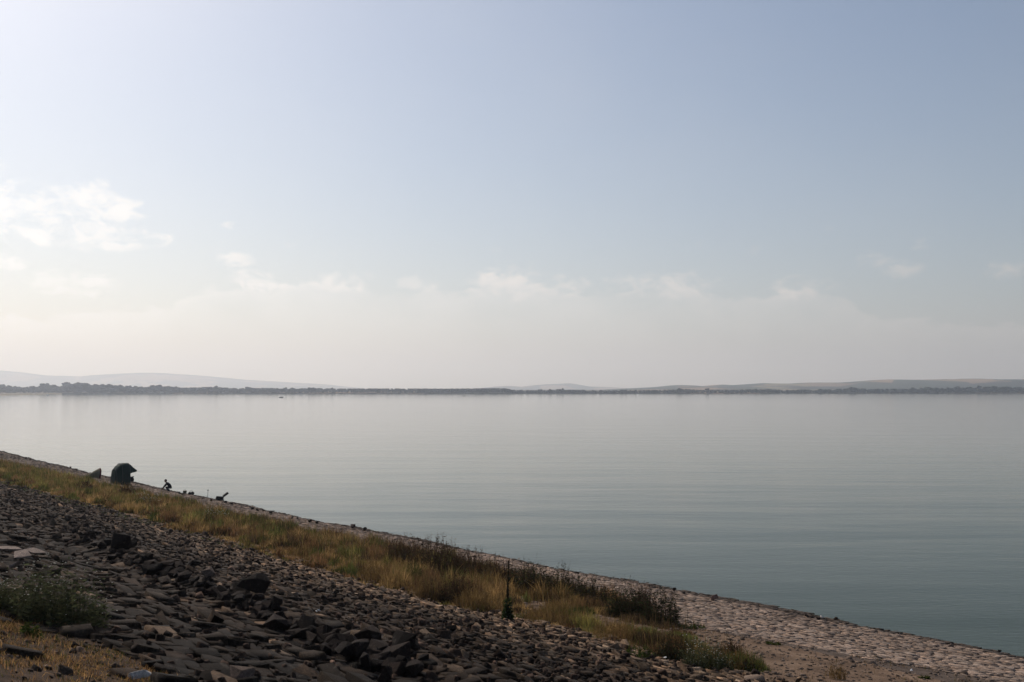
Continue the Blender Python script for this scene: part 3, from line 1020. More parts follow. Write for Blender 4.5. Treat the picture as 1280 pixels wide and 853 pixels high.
def plant(name, label, px, py, hpx, wpx, kind, seed, group=None, tilt=0.0):
    """a single plant rooted at a pixel: stems, leaves and flower or seed heads as parts"""
    r = np.random.default_rng(seed)
    s0, q0, t = ground_at(px, py)
    hh, ww = hpx * t / F_PX, wpx * t / F_PX
    root = bpy.data.objects.new(name, None)
    COL.objects.link(root)
    root.empty_display_size = 0.1
    p0 = world_pt(s0, q0)
    root.location = p0
    tag(root, label, 'plant', group)
    fine = max(0.004, t * 0.00028)

    def put(pname, V, polys, C):
        tag(link(pname, mesh_np(pname, V - p0, polys, C), BLADE, root), kind='stuff')

    conf = {'dock': (190, 0.30, UMBER * 1.2, 900, np.array([0.060, 0.046, 0.022]), 'seed_heads', np.array([0.095, 0.048, 0.028])),
            'dark': (150, 0.35, UMBER * 0.9, 1250, np.array([0.034, 0.040, 0.017]), 'seed_heads', np.array([0.05, 0.034, 0.022])),
            'straw': (120, 0.25, STRAW * 0.8, 420, STRAW * 0.7, 'seed_heads', STRAW * 0.9),
            'flower': (150, 0.38, np.array([0.07, 0.068, 0.035]), 1150, np.array([0.058, 0.066, 0.034]), 'flowers', np.array([0.62, 0.60, 0.52])),
            'green': (30, 0.3, GREEN * 0.9, 500, GREEN * 0.95, 'seed_heads', OLIVE),
            'spike': (4, 0.05, np.array([0.06, 0.055, 0.025]), 420, np.array([0.034, 0.050, 0.018]), 'seed_heads', np.array([0.06, 0.05, 0.025]))}[kind]
    ns, lean, sc, nl, lc, fname, fc = conf
    ns = max(4, int(ns * min(2.2, max(0.5, wpx / 40.0)))) if kind != 'spike' else ns
    nl = int(nl * min(2.2, max(0.4, wpx / 40.0))) if kind != 'spike' else nl
    rad = ww * 0.5 if kind != 'spike' else ww * 0.06
    # roots spread along the bank (image-horizontal), thinner across it
    a = r.uniform(0, 2 * np.pi, ns)
    rr = np.sqrt(r.uniform(0, 1, ns)) * rad
    dx = np.cos(a) * rr
    dy = np.sin(a) * rr * 0.6
    sx, qx = to_sq(p0[0] + dx, p0[1] + dy)
    sh = hh * r.uniform(0.35, 1.0, ns) * (1 - 0.45 * (rr / max(rad, 1e-3)) ** 2)
    if kind == 'spike':
        sh[0] = hh
        sh[1:] = hh * r.uniform(0.3, 0.55, ns - 1)
    V, qd, tr, C = blades(sx, qx, sh, np.full(ns, fine * (1.6 if kind != 'spike' else 3.0)), sc[None] * r.uniform(0.7, 1.3, (ns, 1)), r, lean=lean)
    put('stems', V, [qd, tr], C)
    VV = V.reshape(-1, 5, 3)
    base, tip = (VV[:, 0] + VV[:, 1]) / 2, VV[:, 4]
    # leaves: small rhombic faces along the stems
    k = r.integers(0, ns, nl) if kind != 'spike' else np.where(r.uniform(0, 1, nl) < 0.75, 0, r.integers(0, ns, nl))
    f = r.uniform(0.08, 0.92, nl) ** (1.0 if kind != 'spike' else 1.7)
    if kind == 'spike':
        f = f * 0.44
    c = base[k] * (1 - f[:, None]) + tip[k] * f[:, None]
    ang = r.uniform(0, 2 * np.pi, nl)
    out = np.stack([np.cos(ang), np.sin(ang), r.uniform(-0.3, 0.7, nl)], -1)
    if kind == 'spike':
        ll = ww * 0.5 * (1.05 - f / 0.7) * r.uniform(0.6, 1.1, nl) + 0.03
        lw = ll * 0.32
    elif kind == 'straw':
        ll = hh * r.uniform(0.12, 0.3, nl)
        lw = np.full(nl, fine * 1.1)
        out[:, 2] = r.uniform(0.6, 2.0, nl)
    else:
        ll = r.uniform(0.05, 0.13, nl) * (1 - 0.4 * f) * max(0.8, hh)
        lw = ll * r.uniform(0.22, 0.4, nl)
    out /= np.linalg.norm(out, axis=1, keepdims=True)
    sd = np.cross(out, r.normal(0, 1, (nl, 3)))
    sd /= np.linalg.norm(sd, axis=1, keepdims=True) + 1e-6
    L4 = np.stack([c, c + out * (ll * 0.5)[:, None] + sd * lw[:, None] * 0.5, c + out * ll[:, None], c + out * (ll * 0.5)[:, None] - sd * lw[:, None] * 0.5], 1)
    off = np.arange(nl)[:, None] * 4
    put('leaves', L4.reshape(-1, 3), [np.array([[0, 1, 2, 3]]) + off], np.repeat(lc[None] * r.uniform(0.55, 1.5, (nl, 1)), 4, 0))
    # heads at the stem tips: small octahedra
    if kind == 'flower':
        kk = r.integers(0, ns, 110)
        hc = tip[kk] * 1.0 + r.normal(0, 0.05, (110, 3)) * np.array([1, 1, 0.8])
        hr = np.full((110, 3), 0.010 + t * 0.0003) * r.uniform(0.6, 1.2, (110, 1)) * np.array([1, 1, 0.5])
    elif kind == 'spike':
        m_ = 26
        m_ = 60
        ff = np.linspace(0.40, 1.0, m_)
        mid0 = (VV[0, 2] + VV[0, 3]) / 2
        hc = np.where(ff[:, None] < 0.55, base[0] + (mid0 - base[0]) * ff[:, None] / 0.55, mid0 + (tip[0] - mid0) * (ff[:, None] - 0.55) / 0.45) + r.normal(0, 0.008, (m_, 3))
        hr = (0.034 - 0.022 * (ff - 0.4) / 0.6)[:, None] * np.array([1, 1, 1.8])
    else:
        per = 7 if kind != 'straw' else 3
        kk = np.repeat(np.arange(ns), per)
        ff = 1 - 0.3 * r.uniform(0, 1, len(kk))
        hc = base[kk] * (1 - ff[:, None]) + tip[kk] * ff[:, None] + r.normal(0, 0.008, (len(kk), 3))
        hr = np.full((len(kk), 3), fine * 0.9) * np.array([1, 1, 2.6]) * r.uniform(0.6, 1.2, (len(kk), 1))
    o6 = np.array([[1, 0, 0], [-1, 0, 0], [0, 1, 0], [0, -1, 0], [0, 0, 1], [0, 0, -1]], float)
    t8 = np.array([[0, 2, 4], [2, 1, 4], [1, 3, 4], [3, 0, 4], [2, 0, 5], [1, 2, 5], [3, 1, 5], [0, 3, 5]])
    m_ = len(hc)
    V = hc[:, None] + o6[None] * hr[:, None]
    put(fname, V.reshape(-1, 3), [(t8[None] + (np.arange(m_) * 6)[:, None, None]).reshape(-1, 3)], np.repeat(fc[None] * r.uniform(0.7, 1.2, (m_, 1)), 6, 0))
    return root


for k, a in enumerate([
        ('flowering_bush', 'bushy weed dotted with small white flowers in the near left corner', 74, 782, 100, 120, 'flower'),
        ('flowering_bush', 'smaller flowering weed at the left edge beside the bushy one', 10, 768, 64, 70, 'flower'),
        ('green_weed', 'small bright green weed in the dry turf', 36, 796, 26, 22, 'green'),
        ('mullein', 'tall single spike plant with broad green leaves below the grass', 634, 777, 74, 17, 'spike'),
        ('dock_clump', 'dark brown dock clump standing highest against the water', 545, 722, 63, 70, 'dock'),
        ('dock_clump', 'dark brown dock clump left of the highest one', 506, 710, 47, 50, 'dock'),
        ('dock_clump', 'reddish-brown dock clump right of the highest one', 590, 728, 52, 56, 'dock'),
        ('dock_clump', 'brown dock clump behind the tall spike plant', 628, 735, 47, 44, 'dock'),
        ('tall_weed', 'dark green weed clump against the water right of the spike plant', 662, 744, 55, 46, 'dark'),
        ('tall_weed', 'upright dark weed clump in the middle of the lakeside weeds', 700, 750, 55, 48, 'dark'),
        ('tall_weed', 'dark weed clump between two pale grass tufts', 738, 756, 47, 46, 'dark'),
        ('tall_weed', 'black-green weed clump near the right end of the weeds', 784, 772, 58, 52, 'dark'),
        ('tall_weed', 'rightmost black-green weed clump against the paving', 826, 780, 58, 46, 'dark'),
        ('tall_weed', 'thin weed with a leaning dark stalk over the paving', 806, 766, 47, 20, 'dock'),
        ('straw_tuft', 'straw-coloured tuft below the dark weeds on the right', 770, 800, 38, 60, 'straw'),
        ('straw_tuft', 'straw-coloured tuft right of the tall spike plant', 690, 780, 40, 60, 'straw'),
        ('straw_tuft', 'pale brown tuft left of the tall spike plant', 596, 764, 40, 56, 'straw'),
        ('straw_tuft', 'golden tuft in front of the dock clumps', 540, 752, 40, 56, 'straw'),
        ('straw_tuft', 'golden tuft on the lower edge left of the dock clumps', 470, 728, 34, 50, 'straw'),
        ('weedy_clump', 'grey-green clump with white flowers at the right end of the strip', 884, 836, 50, 62, 'flower'),
        ('weedy_clump', 'brown-green clump beside the flowering one at the strip end', 842, 826, 42, 48, 'dark'),
        ('weedy_clump', 'low green-brown clump at the lower edge of the strip', 800, 824, 28, 34, 'green'),
        ('straw_tuft', 'reddish tuft at the far right end of the strip', 917, 820, 26, 22, 'dock'),
        ('straw_tuft', 'lone straw tuft on the bare dirt at the bottom right', 1045, 849, 26, 26, 'straw'),
        ('green_weed', 'flat green weed patch on the bare dirt by the paving', 966, 806, 7, 24, 'green'),
        ('green_weed', 'low green weed beside the rightmost dark clump', 866, 786, 12, 36, 'green'),
        ('green_weed', 'low weed mat right of the flowering clump', 934, 838, 14, 26, 'dark'),
        ('green_weed', 'small green weed near the right bottom of the dirt', 1156, 848, 6, 16, 'green'),
        ('tall_weed', 'dark shrubby weed with a bare stem on the lower edge', 572, 757, 52, 44, 'dock'),
        ('flowering_weed', 'white-flowered weed in the grass below the green shelter', 186, 632, 20, 26, 'flower'),
        ('flowering_weed', 'white-flowered weed in the grass below the folding chair', 268, 650, 20, 28, 'flower'),
        ('green_weed', 'tall green weed in the grass strip below the crouching person', 193, 654, 28, 18, 'green'),
        ('green_weed', 'leafy green weed in the grass strip mid-left', 330, 672, 24, 30, 'green'),
        ('green_weed', 'leafy green weed beyond the golden tufts', 404, 690, 28, 38, 'green'),
        ('tall_weed', 'brown weed clump in the far grass right of the shelter', 160, 622, 21, 24, 'dock'),
        ('tall_weed', 'brown weed clump in the grass below the far canvas brolly', 105, 616, 18, 22, 'dock'),
        ]):
    plant(*a, seed=300 + k)

# ------------------------------------------------------------------ mesh helpers for built things
def tube(bm, pts, rad, seg=6):
    """a tube along points; rad a number or a list"""
    pts = [Vector(p) for p in pts]
    rads = [rad] * len(pts) if not hasattr(rad, '__len__') else rad
    rings = []
    for k, p in enumerate(pts):
        d = (pts[min(k + 1, len(pts) - 1)] - pts[max(k - 1, 0)]).normalized()
        up = Vector((0, 0, 1)) if abs(d.z) < 0.9 else Vector((1, 0, 0))
        x = d.cross(up).normalized()
        y = d.cross(x)
        rings.append([bm.verts.new(p + (x * math.cos(2 * math.pi * j / seg) + y * math.sin(2 * math.pi * j / seg)) * rads[k]) for j in range(seg)])
    for a, b in zip(rings, rings[1:]):
        for j in range(seg):
            bm.faces.new((a[j], a[(j + 1) % seg], b[(j + 1) % seg], b[j]))
    bm.faces.new(rings[0][::-1])
    bm.faces.new(rings[-1])


def bm_obj(name, bm, mat, parent=None, smooth=False, thick=0.0):
    bmesh.ops.recalc_face_normals(bm, faces=bm.faces[:])
    me = bpy.data.meshes.new(name)
    bm.to_mesh(me)
    bm.free()
    if smooth:
        for p in me.polygons:
            p.use_smooth = True
    o = link(name, me, mat, parent)
    if thick:
        md = o.modifiers.new('thickness', 'SOLIDIFY')
        md.thickness = thick
    return o


def sheet(name, rows, mat, parent, thick=0.004):
    bm = bmesh.new()
    vs = [[bm.verts.new(p) for p in row] for row in rows]
    for a, b in zip(vs, vs[1:]):
        for j in range(len(a) - 1):
            bm.faces.new((a[j], a[j + 1], b[j + 1], b[j]))
    return bm_obj(name, bm, mat, parent, False, thick)


LAKE_ANG = math.atan2(N_[1], N_[0])


def empty_at(name, px, py, rot, label, cat, group=None, dz=0.0):
    s, q, t = ground_at(px, py)
    o = bpy.data.objects.new(name, None)
    COL.objects.link(o)
    p = world_pt(s, q)
    o.location = (p[0], p[1], p[2] + dz)
    o.rotation_euler = (0, 0, rot)
    o.empty_display_size = 0.2
    tag(o, label, cat, group)
    return o, t


# fishing shelter: upright, rounded back, a hood that overhangs the open front
sh, t = empty_at('fishing_shelter', 150.5, 606.5, LAKE_ANG + 0.05, 'dark green hooded fishing shelter standing on the grass edge', 'shelter', dz=-0.04)
k = t / F_PX
stations = [(-9.8, 6.0, 6.2), (-9.4, 8.0, 15.0), (-8.2, 9.0, 20.5), (-5.5, 10.0, 24.3), (-1.5, 10.5, 27.3), (3.5, 10.5, 28.0), (8.3, 10.0, 27.4)]
hood = [(8.3, 10.0, 27.4), (11.5, 9.0, 25.3), (15.0, 7.0, 22.0), (19.5, 4.0, 18.8)]
NA = 24


def arch(a, w, z, f0=0.0, f1=1.0, drop=0.0):
    out = []
    for j in range(NA + 1):
        th = math.pi * (f0 + (f1 - f0) * j / NA)
        c, s_ = math.cos(th), math.sin(th)
        out.append((a * k, w * k * math.copysign(abs(c) ** 0.6, c), z * k * abs(s_) ** 0.6 if s_ > 1e-6 else 0.0))
    return out


rows = [arch(*st) for st in stations]
for g in range(6):                                       # six sewn gores
    j0, j1 = g * 4, g * 4 + 4
    sheet('fabric_panel', [row[j0:j1 + 1] for row in rows], TENT, sh)
sheet('back_panel', [[(x, y * f, z * f) for x, y, z in rows[0]] for f in (1.0, 0.02)], TENT, sh)
hrows = []
for i_, (a, w, z) in enumerate(hood):
    f = [0.12, 0.15, 0.20, 0.30][i_]
    hrows.append(arch(a, w, z, f, 1 - f))
sheet('hood', hrows, TENT, sh)
for i_ in (2, 4, 6):
    bm = bmesh.new()
    tube(bm, [(x, y * 1.012, z * 1.012) for x, y, z in rows[i_]], 0.012)
    bm_obj('rib', bm, POLE, sh)
bm = bmesh.new()
tube(bm, [(x, y, z) for x, y, z in hrows[-1]], 0.014)
bm_obj('hood_pole', bm, POLE, sh)
for sg in (-1, 1):
    bm = bmesh.new()
    tube(bm, [(8.5 * k, sg * 10.0 * k, 0.02), (10.5 * k, sg * 11.0 * k, -0.12)], 0.012)
    bm_obj('peg', bm, POLE, sh)

# the tipped canvas brolly further along
br, t = empty_at('fishing_brolly', 119, 598, LAKE_ANG + 0.1, 'faded olive canvas brolly tipped on its side with dark red rim', 'umbrella', dz=-0.05)
k = t / F_PX
apex = Vector((-14.0 * k, 0, 1.5 * k))
rim = []
for j in range(9):
    th = math.pi * j / 8
    zz = math.sin(th)
    rim.append(Vector(((2.5 + 3.6 * zz) * k, 9.0 * k * math.cos(th), 13.2 * k * zz ** 0.8 if zz > 1e-6 else -0.3 * k)))
for j in range(8):
    rr_ = []
    for f in (0.02, 0.35, 0.7, 0.9):
        bulge = 0.9 * k * math.sin(math.pi * f)
        rr_.append([tuple(apex.lerp(rim[jj], f) + Vector((0, 0, bulge)) * (0.3 + math.sin(math.pi * jj / 8))) for jj in (j, j + 1)])
    sheet('canvas_panel', rr_, BROLLY, br)
    sheet('rim_panel', [[tuple(apex.lerp(rim[jj], f) + Vector((0, 0, 0.9 * k * math.sin(math.pi * f))) * (0.3 + math.sin(math.pi * jj / 8))) for jj in (j, j + 1)] for f in (0.9, 1.0)], BROLLY_RED, br)
bm = bmesh.new()
tube(bm, [tuple(apex), (8 * k, 0, 4.5 * k)], 0.014)
bm_obj('pole', bm, POLE, br)

# crouching angler
pe, t = empty_at('person', 213.5, 614.5, math.pi + LAKE_ANG - 0.65, 'person in dark clothes crouching at the waterline, bent forward to the left', 'person')
pe.scale = (0.87, 0.87, 0.87)
J = {}
edges = []
rad = {}


def joint(n_, p, r_, par=None):
    J[n_] = p
    rad[n_] = r_
    if par:
        edges.append((par, n_))


joint('pelvis', (0, 0, .36), .165)
joint('waist', (.13, 0, .52), .16, 'pelvis')
joint('chest', (.28, 0, .66), .18, 'waist')
joint('neck', (.385, 0, .755), .06, 'chest')
joint('head0', (.42, 0, .82), .085, 'neck')
joint('head1', (.45, 0, .90), .10, 'head0')
joint('crown', (.45, 0, .965), .07, 'head1')
joint('nose', (.545, 0, .875), .018, 'head1')
for sg, nm in ((1, 'l'), (-1, 'r')):
    joint('hip' + nm, (.02, sg * .10, .33), .12, 'pelvis')
    joint('knee' + nm, (.40, sg * .16, .38 if sg > 0 else .30), .082, 'hip' + nm)
    joint('ankle' + nm, (.12, sg * .14, .07), .045, 'knee' + nm)
    joint('toe' + nm, (.32, sg * .16, .035), .04, 'ankle' + nm)
    joint('shoulder' + nm, (.29, sg * .19, .69), .085, 'chest')
    joint('elbow' + nm, (.47, sg * .24, .50), .06, 'shoulder' + nm)
    joint('wrist' + nm, (.60, sg * .15, .33), .034, 'elbow' + nm)
    joint('palm' + nm, (.635, sg * .13, .27), .036, 'wrist' + nm)
    for fi in range(4):
        joint('finger%d' % fi + nm, (.66 - .012 * fi, sg * (.16 - .022 * fi), .215 + .006 * abs(fi - 1)), .010, 'palm' + nm)
        joint('fingertip%d' % fi + nm, (.645 - .012 * fi, sg * (.16 - .022 * fi), .175 + .008 * abs(fi - 1)), .008, 'finger%d' % fi + nm)
    joint('thumb' + nm, (.605, sg * .095, .25), .011, 'palm' + nm)
    joint('thumbtip' + nm, (.61, sg * .085, .215), .009, 'thumb' + nm)
names = list(J)
me = bpy.data.meshes.new('body')
me.from_pydata([J[n_] for n_ in names], [(names.index(a), names.index(b)) for a, b in edges], [])
body = link('body', me, None, pe)
md = body.modifiers.new('skin', 'SKIN')
md.use_smooth_shade = True
for i_, n_ in enumerate(names):
    sv = me.skin_vertices[0].data[i_]
    sv.radius = (rad[n_], rad[n_])
    sv.use_root = (n_ == 'pelvis')
body.modifiers.new('smooth', 'SUBSURF').levels = 1


def m_person(t_, out):
    tcn = t_.n('ShaderNodeTexCoord')
    sp = t_.n('ShaderNodeSeparateXYZ')
    t_.t.links.new(tcn.outputs['Object'], sp.inputs[0])
    face = t_.m('GREATER_THAN', sp.outputs[2], 0.775)
    hand = t_.m('MULTIPLY', t_.m('GREATER_THAN', sp.outputs[0], 0.585), t_.m('LESS_THAN', sp.outputs[2], 0.345))
    sk = t_.m('MAXIMUM', face, hand)
    c = t_.mix(sk, (0.012, 0.013, 0.016), (0.26, 0.15, 0.11))
    principled(t_, out, c, 0.8, 0.2)


me.materials.append(material('clothes and skin', m_person))
bm = bmesh.new()
bmesh.ops.create_uvsphere(bm, u_segments=14, v_segments=9, radius=0.118)
for v in bm.verts:
    v.co = Vector((v.co.x * 1.0, v.co.y * 0.92, v.co.z * 1.0))
bmesh.ops.delete(bm, geom=[v for v in bm.verts if v.co.z < -0.01 and v.co.x > -0.03 or v.co.z < -0.08], context='VERTS')
for v in bm.verts:
    v.co += Vector((.438, 0, .915))
bm_obj('hair', bm, HAIR, pe, True)
for sg in (1, -1):
    bm = bmesh.new()
    bmesh.ops.create_cube(bm, size=1)
    for v in bm.verts:
        v.co = Vector((v.co.x * (.27 if v.co.z < 0 else .16) + .215 - (.04 if v.co.z > 0 else 0), v.co.y * .095 + sg * .15, v.co.z * .075 + .04))
    bmesh.ops.bevel(bm, geom=bm.edges[:], offset=.018, segments=2, affect='EDGES')
    bm_obj('shoe', bm, CLOTH, pe)


def box(bm, c, d, tilt=0.0):
    ret = bmesh.ops.create_cube(bm, size=1)
    M = Matrix.Rotation(tilt, 3, 'Y')
    for v in ret['verts']:
        v.co = M @ Vector((v.co.x * d[0], v.co.y * d[1], v.co.z * d[2])) + Vector(c)


# low folding chair at the waterline
ch, t = empty_at('folding_chair', 275, 626.5, LAKE_ANG - 0.35, 'low dark folding chair with its back tipped out at the waterline', 'chair')
bm = bmesh.new(); box(bm, (0, 0, .27), (.48, .48, .06), 0.1); bmesh.ops.bevel(bm, geom=bm.edges[:], offset=.02, segments=2, affect='EDGES'); bm_obj('seat', bm, CLOTH, ch)
bm = bmesh.new(); box(bm, (.36, 0, .42), (.40, .48, .10), -0.62); bmesh.ops.bevel(bm, geom=bm.edges[:], offset=.02, segments=2, affect='EDGES'); bm_obj('backrest', bm, CLOTH, ch)
bm = bmesh.new(); box(bm, (-.03, 0, .17), (.46, .44, .24)); bmesh.ops.bevel(bm, geom=bm.edges[:], offset=.04, segments=2, affect='EDGES'); bm_obj('under_seat_bag', bm, CLOTH, ch)
for sx in (-1, 1):
    for sy in (-1, 1):
        bm = bmesh.new(); tube(bm, [(sx * .18, sy * .22, .27), (sx * .25, sy * .23, -.03)], .014); bm_obj('leg', bm, POLE, ch)

# rod rest, tackle bag and bait bucket
rd, t = empty_at('rod_rest', 259.5, 621.5, LAKE_ANG, 'thin upright rod rest stuck in the stones left of the chair', 'rod rest')
bm = bmesh.new(); tube(bm, [(0, 0, -.1), (0.02, 0, .46)], .013); bm_obj('stick', bm, POLE, rd)
bm = bmesh.new(); tube(bm, [(0.02, -.05, .54), (0.02, -.02, .46), (0.02, .02, .46), (0.02, .05, .54)], .013); bm_obj('fork', bm, POLE, rd)
bm = bmesh.new(); box(bm, (0.02, 0, .50), (.07, .05, .07)); bm_obj('bite_alarm', bm, CLOTH, rd)
tb, t = empty_at('tackle_bag', 239, 618.5, LAKE_ANG, 'small dark tackle bag on the stones right of the person', 'bag')
bm = bmesh.new(); box(bm, (0, 0, .10), (.42, .24, .18)); bmesh.ops.bevel(bm, geom=bm.edges[:], offset=.05, segments=3, affect='EDGES'); bm_obj('bag_body', bm, CLOTH, tb)
bm = bmesh.new(); tube(bm, [(-.14, 0, .17), (-.08, 0, .27), (.08, 0, .27), (.14, 0, .17)], .014); bm_obj('strap', bm, CLOTH, tb)
bb, t = empty_at('bait_bucket', 231, 616.8, LAKE_ANG, 'pale bait bucket between the person and the dark bag', 'bucket')
bm = bmesh.new(); bmesh.ops.create_cone(bm, cap_ends=True, segments=16, radius1=.11, radius2=.14, depth=.22, matrix=Matrix.Translation((0, 0, .1))); bm_obj('tub', bm, BROLLY, bb)
bm = bmesh.new(); tube(bm, [(0, -.14, .2), (0, -.10, .28), (0, .10, .28), (0, .14, .2)], .009); bm_obj('handle', bm, POLE, bb)
ob, t = empty_at('rucksack', 164, 602.8, LAKE_ANG, 'dark round rucksack on the stones right of the green shelter', 'bag')
bm = bmesh.new(); bmesh.ops.create_uvsphere(bm, u_segments=14, v_segments=9, radius=.22)
for v in bm.verts:
    v.co = Vector((v.co.x * 1.0, v.co.y * .8, v.co.z * 1.15 + .18))
bm_obj('sack', bm, CLOTH, ob, True)
bm = bmesh.new(); box(bm, (.1, 0, .40), (.2, .22, .06), -.3); bmesh.ops.bevel(bm, geom=bm.edges[:], offset=.02, segments=2, affect='EDGES'); bm_obj('flap', bm, CLOTH, ob)

# litter
def scrap(px, py, wpx, label, seed):
    r = np.random.default_rng(seed)
    s, q, t = ground_at(px, py)
    w = wpx * t / F_PX
    bm = bmesh.new()
    g = [[bm.verts.new(((i_ / 4 - .5) * w + r.normal(0, .06) * w, (j / 4 - .5) * w * .8, w * (.30 + r.uniform(-.22, .3)))) for j in range(5)] for i_ in range(5)]
    for a in range(4):
        for b in range(4):
            bm.faces.new((g[a][b], g[a + 1][b], g[a + 1][b + 1], g[a][b + 1]))
    o = bm_obj('plastic_scrap', bm, PAPER, None, False, 0.003)
    p = world_pt(s, q, 0.08)
    o.location = p
    o.rotation_euler = (0.6, -0.3, r.uniform(0, 6))
    tag(o, label, 'litter')


scrap(398, 771, 5, 'white plastic scrap caught among the dark boulders', 1)
scrap(832, 828, 4, 'tiny white scrap at the lower edge of the weeds', 2)
scrap(1139, 843, 3, 'tiny white scrap on the bare dirt at bottom right', 3)

# ------------------------------------------------------------------ boats far out
def boat(px, py, length, mat, label, cabin, seed, angler=False):
    y = CAM_H * F_PX / (py - HORIZON)
    x = (px - 640) / F_PX * y
    o = bpy.data.objects.new('boat', None)
    COL.objects.link(o)
    o.location = (x, y, 0)
    o.rotation_euler = (0, 0, 0.15 * seed)
    tag(o, label, 'boat')
    L, B, Hh = length, length * .36, length * .17
    bm = bmesh.new()
    secs = []
    for f in np.linspace(0, 1, 9):
        wdt = B * .5 * (1 - max(0, (f - .45) / .55) ** 2.2) * (0.85 + .15 * min(1, f * 4))
        sheer = Hh * (1 + .45 * f * f)
        xx = (f - .5) * L
        secs.append([bm.verts.new(p) for p in ((xx, -wdt, sheer), (xx, -wdt * .75, .0), (xx, 0, -.12), (xx, wdt * .75, .0), (xx, wdt, sheer))])
    for a, b in zip(secs, secs[1:]):
        for j in range(4):
            bm.faces.new((a[j], a[j + 1], b[j + 1], b[j]))
    bm.faces.new(secs[0])
    bm_obj('hull', bm, mat, o, False, .04)
    bm = bmesh.new(); box(bm, (-.05 * L, 0, Hh * .7), (.12 * L, B * .8, .05)); bm_obj('thwart', bm, BARK, o)
    if cabin:
        bm = bmesh.new(); box(bm, (.05 * L, 0, Hh + L * .11), (L * .34, B * .72, L * .20)); bmesh.ops.bevel(bm, geom=bm.edges[:], offset=L * .03, segments=2, affect='EDGES'); bm_obj('cabin', bm, mat, o)
    else:
        bm = bmesh.new(); box(bm, (-.47 * L, 0, Hh * 1.1), (.12, .18, .55)); bm_obj('outboard_motor', bm, CLOTH, o)
    if angler:
        p = bpy.data.objects.new('person', None)
        COL.objects.link(p)
        p.location = (x - .05 * L, y, Hh * .75)
        tag(p, 'angler in dark clothes sitting in the small dark boat', 'person')
        V_ = [(0, 0, .08), (0, 0, .35), (.03, 0, .56), (.04, 0, .66), (.05, 0, .78), (.05, 0, .86)]
        R_ = [.15, .15, .17, .06, .10, .08]
        E2 = [(i_, i_ + 1) for i_ in range(5)]
        for sg in (-1, 1):
            b0 = len(V_)
            V_ += [(.12, sg * .1, .05), (.42, sg * .12, .10), (.46, sg * .12, -.28), (.04, sg * .2, .52), (.16, sg * .24, .30), (.36, sg * .14, .26)]
            R_ += [.09, .07, .05, .06, .045, .04]
            E2 += [(0, b0), (b0, b0 + 1), (b0 + 1, b0 + 2), (2, b0 + 3), (b0 + 3, b0 + 4), (b0 + 4, b0 + 5)]
        m2 = bpy.data.meshes.new('body')
        m2.from_pydata(V_, E2, [])
        bo = link('body', m2, CLOTH, p)
        bo.modifiers.new('skin', 'SKIN').use_smooth_shade = True
        for i_, rr_ in enumerate(R_):
            m2.skin_vertices[0].data[i_].radius = (rr_, rr_)
            m2.skin_vertices[0].data[i_].use_root = (i_ == 0)
        bo.modifiers.new('smooth', 'SUBSURF').levels = 1


boat(352, 497.3, 3.6, BOATDK, 'small dark rowing boat out on the lake left of the middle', False, 1, True)
boat(580, 495.6, 2.6, BOATDK, 'tiny dark boat far out near the middle of the lake', False, 2)
boat(60, 494.4, 4.2, WHITE, 'white cabin boat moored off the far left beach', True, 3)
boat(43, 493.2, 3.6, WHITE, 'smaller white boat left of the moored cabin boat', True, 4)
boat(6, 492.9, 4.0, WHITE, 'white boat at the left edge of the far shore', True, 5)

# ------------------------------------------------------------------ far shore: sand spit, reeds, trees
r5 = np.random.default_rng(51)
pxs = np.linspace(-260, 78, 60)
ya = CAM_H * F_PX / (495.2 - HORIZON)
xa = (pxs - 640) / F_PX
front = 1500 + 18 * np.sin(pxs * 0.06) - 320 * np.clip((60 - pxs) / 60, 0, 1) ** 0.5
rows_ = [np.stack([xa * front, front, np.full_like(front, -.3)], -1), np.stack([xa * (front + 6), front + 6, np.full_like(front, .35)], -1)]
by, _y = far_xy(pxs, 60)
rows_.append(np.stack([by, _y, np.full_like(front, .9)], -1))
V = np.concatenate(rows_)
n = len(pxs)
i = (np.arange(2)[:, None] * n + np.arange(n - 1)[None]).ravel()
tag(link('sand_spit', mesh_np('sand_spit', V, [np.stack([i, i + 1, i + n + 1, i + n], -1)], smooth=True), SAND), 'pale sandy spit at the left end of the far shore', kind='structure')

# reed belt: a low ragged bank of upright strips along the far waterline
N = 5200
px = r5.uniform(-700, 2000, N)
ex = r5.uniform(2, 34, N)
x, y = far_xy(px, ex)
h = r5.uniform(1.0, 2.3, N)
w = r5.uniform(2.0, 6.0, N)
a = r5.uniform(0, np.pi, N)
dx, dy = np.cos(a) * w, np.sin(a) * w * .6
z = np.zeros(N)
V = np.stack([np.stack([x - dx, y - dy, z], -1), np.stack([x + dx, y + dy, z], -1), np.stack([x + dx * .8, y + dy, h * .85], -1), np.stack([x - dx * .1, y, h], -1), np.stack([x - dx * .8, y - dy, h * .75], -1)], 1)
tag(link('reed_belt', mesh_np('reed_belt', V.reshape(-1, 3), [np.array([[0, 1, 2, 3, 4]]) + np.arange(N)[:, None] * 5]), REED), 'dark reed belt along the far waterline', 'reeds', kind='stuff')


